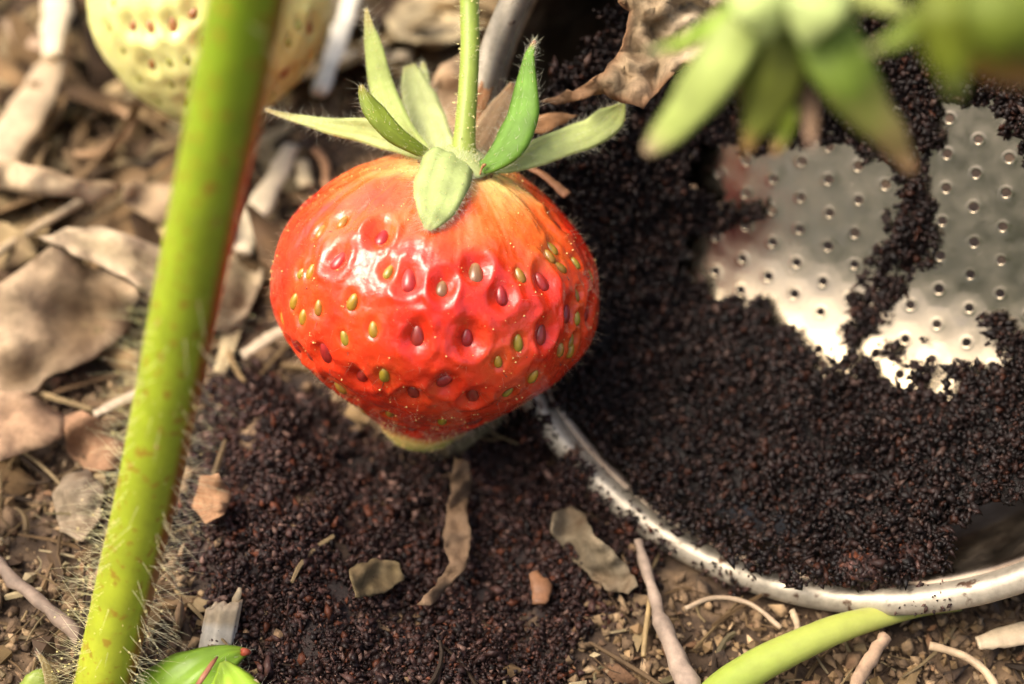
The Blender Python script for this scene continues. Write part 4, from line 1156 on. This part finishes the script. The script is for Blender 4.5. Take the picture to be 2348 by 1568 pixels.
sepal("sepal", [(1850, 10, dh - 2.5, 55), (1895, 90, dh - 3, 70), (1940, 175, dh - 3, 68), (1990, 250, dh - 2, 52), (2040, 310, dh - 1, 36), (2072, 360, dh, 20), (2092, 395, dh + .5, 8)],
      (.17, .25, .03), (.52, .31, .15), parent=hang, twist=-.2, camber=.22, tip_at=.36, label="green sepal with a tan withered tip")
sepal("sepal", [(1845, 200, dh - .2, 16), (1855, 260, dh, 18), (1858, 305, dh, 12), (1860, 338, dh, 4)], (.38, .24, .14), (.45, .28, .2), parent=hang, label="small pinkish withered sepal")
sepal("sepal", [(1700, -40, dh - 4, 50), (1735, 10, dh - 5, 60), (1752, 55, dh - 4.6, 44), (1760, 92, dh - 4, 8)], (.44, .53, .18), parent=hang, camber=.25)
sepal("sepal", [(1880, -40, dh - 4, 60), (1870, 10, dh - 5.2, 74), (1856, 60, dh - 5, 50), (1846, 104, dh - 4.4, 8)], (.46, .55, .20), parent=hang, camber=.25)
sepal("sepal", [(1940, -20, dh - 4, 30), (2000, 0, dh - 4, 26), (2050, 18, dh - 4, 20), (2088, 42, dh - 3.5, 6)], (.48, .54, .17), parent=hang)
mb = MB(); rows = []
hp = P(1838, 5, dh - 2)
for i in range(9):
    f = i / 8 * math.pi
    rows.append([hp + (RT * math.cos(k * .3927) * 3.0 - FWD * math.sin(k * .3927) * 2.0) * math.sin(f) ** .6 * (1 + .08 * math.sin(k * 2.1)) + UP * 1.5 * math.cos(f) for k in range(16)])
mb.grid(rows, [[(.46, .54, .19)] * 16 for _ in rows], closed=True, caps=True)
mb.build("calyx_hub", M["sepal"], hang)
stalk("pedicel", [(1838, -5, dh - 3, 60), (1845, -120, dh - 5, 30), (1870, -300, dh - 8, 28), (1900, -480, dh - 8, 28)], (.24, .34, .05), hang)
# second one, nearer still
near = thing("strawberry", P(2330, 0, 70), "out of focus dark green strawberry in the top right corner", "strawberry")
dn = 74
def near_cols(s, a, g, fr, V):
    k = np.clip((-s - 1.2) / 2.2, 0, 1)[:, None]
    return np.array((.20, .19, .03)) * (1 - k) + np.array((.38, .13, .035)) * k
make_fruit(near, P(2370, 40, dn), (RT * .05 + UP * .95 - FWD * .3), [(4.5, .2), (4.2, 1.5), (3, 3), (1, 3.7), (-1, 3.4), (-2.4, 2.2), (-3.1, .3)], [(2300, 120, 'g'), (2340, 90, 'g')], near_cols, M["unripe"], nr=40, nt=80, extra=12, seed_scale=.5)
sepal("sepal", [(2200, -60, dn - 3, 60), (2180, 20, dn - 4, 80), (2178, 100, dn - 3.5, 66), (2184, 165, dn - 3, 36), (2190, 225, dn - 2, 8)], (.145, .18, .012), (.26, .32, .09), parent=near, twist=.2)
sepal("sepal", [(2300, -80, dn - 4, 90), (2300, 0, dn - 5.5, 100), (2296, 70, dn - 5.5, 80), (2290, 115, dn - 5, 46), (2290, 150, dn - 4.5, 8)], (.12, .16, .012), (.22, .2, .02), parent=near, camber=.3)
sepal("sepal", [(2180, -30, dn - 1, 40), (2130, 30, dn, 32), (2075, 78, dn + 1, 22), (2030, 102, dn + 1.5, 14), (1985, 118, dn + 2, 4)], (.20, .27, .04), (.34, .33, .14), parent=near)
sepal("sepal", [(2400, -40, dn - 4, 70), (2390, 50, dn - 5, 60), (2370, 105, dn - 4, 30), (2360, 135, dn - 4, 6)], (.19, .28, .02), parent=near, twist=-.4)
stalk("pedicel", [(2340, -110, dn - 2, 34), (2350, -220, dn - 4, 30), (2360, -400, dn - 5, 30)], (.22, .32, .04), near)

# ------------------------------------------------------------------ green runner and young leaves near the bottom
run = thing("runner", GS(1800, 1500, 1), "bright green strawberry runner creeping under the metal rim at the bottom right", "runner")
mb = MB()
rp = [GS(1600, 1640, 3), GS(1665, 1575, 3), GS(1740, 1525, 3.2), GS(1830, 1480, 3.4), GS(1925, 1440, 3.4), GS(2010, 1416, 3), GS(2110, 1398, 2.2), GS(2200, 1392, 1.2)]
q = [Vector(p) for p in catmull([tuple(p) for p in rp], 40)]
rr = catmull([(x * 116 / FPX, 0, 0) for x in (44, 42, 40, 37, 33, 27, 16, 9)], 40)[:, 0]
mb.tube(q, list(rr), 16, .9, cols=[tuple(np.array((.26, .34, .05)) * (1 - i / 39) + np.array((.40, .40, .10)) * (i / 39)) for i in range(40)], jitter=.015)
mb.build("runner_stem", M["stem"], run)
HB, PB = MB(), MB()
young = thing("young_leaf", P(430, 1640, 115.5), "glossy folded young green leaf with red tip at the bottom left", "leaf")
sepal("leaflet", [(330, 1700, 115.5, 104.5), (400, 1615, 114.0, 100), (455, 1556, 113.5, 72), (505, 1516, 113.9, 42), (545, 1498, 114.5, 18), (572, 1494, 115.1, 4)], (.22, .38, .03), (.24, .32, .035), parent=young, camber=.35, twist=-.25, mat="leaf", hairs=120, n=34, m=15, hair_len=.5)
sepal("leaflet", [(560, 1760, 112.5, 120), (545, 1650, 112.0, 100), (535, 1590, 112.2, 66), (522, 1548, 112.8, 36), (510, 1518, 113.4, 8)], (.34, .52, .045), (.30, .42, .045), parent=young, camber=.28, mat="leaf", hairs=60, n=30, m=13, hair_len=.5, tip_at=.85)
mb = MB()
mb.tube([P(450, 1575, 110.9), P(470, 1545, 111.2), P(488, 1518, 112.0), P(498, 1506, 112.7)], [.18, .2, .17, .08], 8, .6, cols=[(.38, .16, .09)] * 4)
mb.build("midrib", M["leaf"], young)
mb = MB()
mb.tube([P(556, 1494, 114.3), P(568, 1495, 114.7), P(576, 1497, 115.3)], [.28, .22, .05], 8, cols=[(.45, .10, .05), (.50, .12, .07), (.62, .50, .4)])
mb.build("leaf_tip", M["leaf"], young)
HB.build("leaf_hair", M["hair"], young, kind="stuff")
HB = MB()
bud = thing("leaf_bud", P(90, 1640, 115.5), "small pale green leaf bud with curled purple tip in the bottom left corner", "leaf bud")
sepal("bud_leaf", [(70, 1660, 115.5, 60), (80, 1600, 114.5, 46), (92, 1560, 114.1, 32), (104, 1538, 114.3, 10)], (.30, .38, .07), parent=bud, camber=.4, mat="leaf", hairs=80, hair_len=.5)
sepal("bud_scale", [(128, 1610, 113.7, 14), (118, 1565, 113.5, 14), (104, 1525, 113.7, 9), (92, 1505, 114.1, 5), (84, 1494, 114.5, 2)], (.33, .25, .11), (.26, .13, .11), parent=bud, twist=.5, hairs=90, hair_len=.5)
HB.build("bud_hair", M["hair"], bud, kind="stuff")

# ------------------------------------------------------------------ pale broken stub
stub = thing("cut_stalk", P(470, 1560, 118), "pale grey broken dry stalk standing behind the young leaf", "dry stalk")
mb = MB()
a0, a1 = P(466, 1640, 117), P(514, 1384, 116.5)
ax_ = (a1 - a0).normalized(); sx = (RT - ax_ * RT.dot(ax_)).normalized(); sy = ax_.cross(sx)
rows, cc = [], []
for i in range(15):
    f = i / 14
    row, cr = [], []
    for k in range(44):
        th = 2 * math.pi * k / 44
        rad = 1.13 * (1 + .05 * math.sin(7 * th) + .04 * noise.noise(Vector((th * 2, f * 3, 3))))
        up = 0
        if i >= 12: up = (.55 * noise.noise(Vector((math.cos(th) * 2, math.sin(th) * 2, 8))) + .55 * math.cos(th)) * (i - 11) / 3
        row.append(a0.lerp(a1, f) + sx * math.cos(th) * rad * 1.02 + sy * math.sin(th) * rad * .62 + ax_ * up)
        c = (np.array((.58, .53, .43)) if f < .8 else np.array((.46, .36, .23))) * (1 + .35 * noise.noise(Vector((k * 2.3, .3, 9))))
        cr.append(tuple(c * (1 + .2 * noise.noise(Vector((th * 4, f * 2, 5))))))
    rows.append(row); cc.append(cr)
for sh, dn_ in ((.78, .25), (.45, .7), (.1, .9)):
    rows.append([a1 + (p - a1) * sh - ax_ * (dn_ * random.uniform(.6, 1.2)) for p in rows[14]]); cc.append([(.36, .29, .20)] * 44)
mb.grid(rows, cc, closed=True)
mb.build("stalk_body", M["straw"], stub)
mb = MB()
tp = a1 + sx * .75 + ax_ * .5
mb.tube([tp - ax_ * .5, tp, tp + ax_ * .55 + sx * .1, tp + ax_ * .8 + sx * .1], [.3, .26, .24, .12], 7, .7, cols=[(.42, .33, .2)] * 4, jitter=.2)
mb.build("splinter", M["straw"], stub)

# ------------------------------------------------------------------ unseen leaves added behind the viewpoint to darken the basket floor's reflection
fo = MB()
rs = random.Random(5)
for _ in range(78):
    x, y = rs.uniform(-420, 60), rs.uniform(-320, 20)
    if x > -130 and y > -70: continue
    zt = rs.uniform(60, 190)
    lean = Vector((rs.gauss(0, 12), rs.gauss(0, 12), 0))
    tp = Vector((x, y, zt)) + lean
    fo.tube([Vector((x, y, -1)), Vector((x, y, zt * .5)) + lean * .3, tp], [1.6, 1.4, 1.1], 6, cols=[(.20, .26, .05)] * 3)
    a0_ = rs.uniform(0, 6.28)
    for k in range(3):
        a = a0_ + (k - 1) * 1.5
        d = Vector((math.cos(a), math.sin(a), rs.uniform(-.35, .15))).normalized(); sd = Vector((-math.sin(a), math.cos(a), rs.uniform(-.2, .2)))
        ln = rs.uniform(30, 46); rows, cc = [], []
        g = rs.uniform(.75, 1.2)
        for i in range(9):
            f = i / 8; w = ln * .46 * math.sin(math.pi * min(f * .93 + .05, 1)) ** .75
            rows.append([tp + d * ln * f + sd * (w * q_ * (1 + (.06 if i % 2 else 0))) + Vector((0, 0, -.006 * ln * ln * .5 * f * f + abs(q_) * w * .25)) for q_ in (-1, -.5, 0, .5, 1)])
            cc.append([(.075 * g, .155 * g, .028 * g)] * 5)
        fo.grid(rows, cc)
fo.build("added_foliage", M["leaf"], kind="stuff", label="green strawberry leaves of the rest of the bed, behind the viewpoint", cat="foliage")
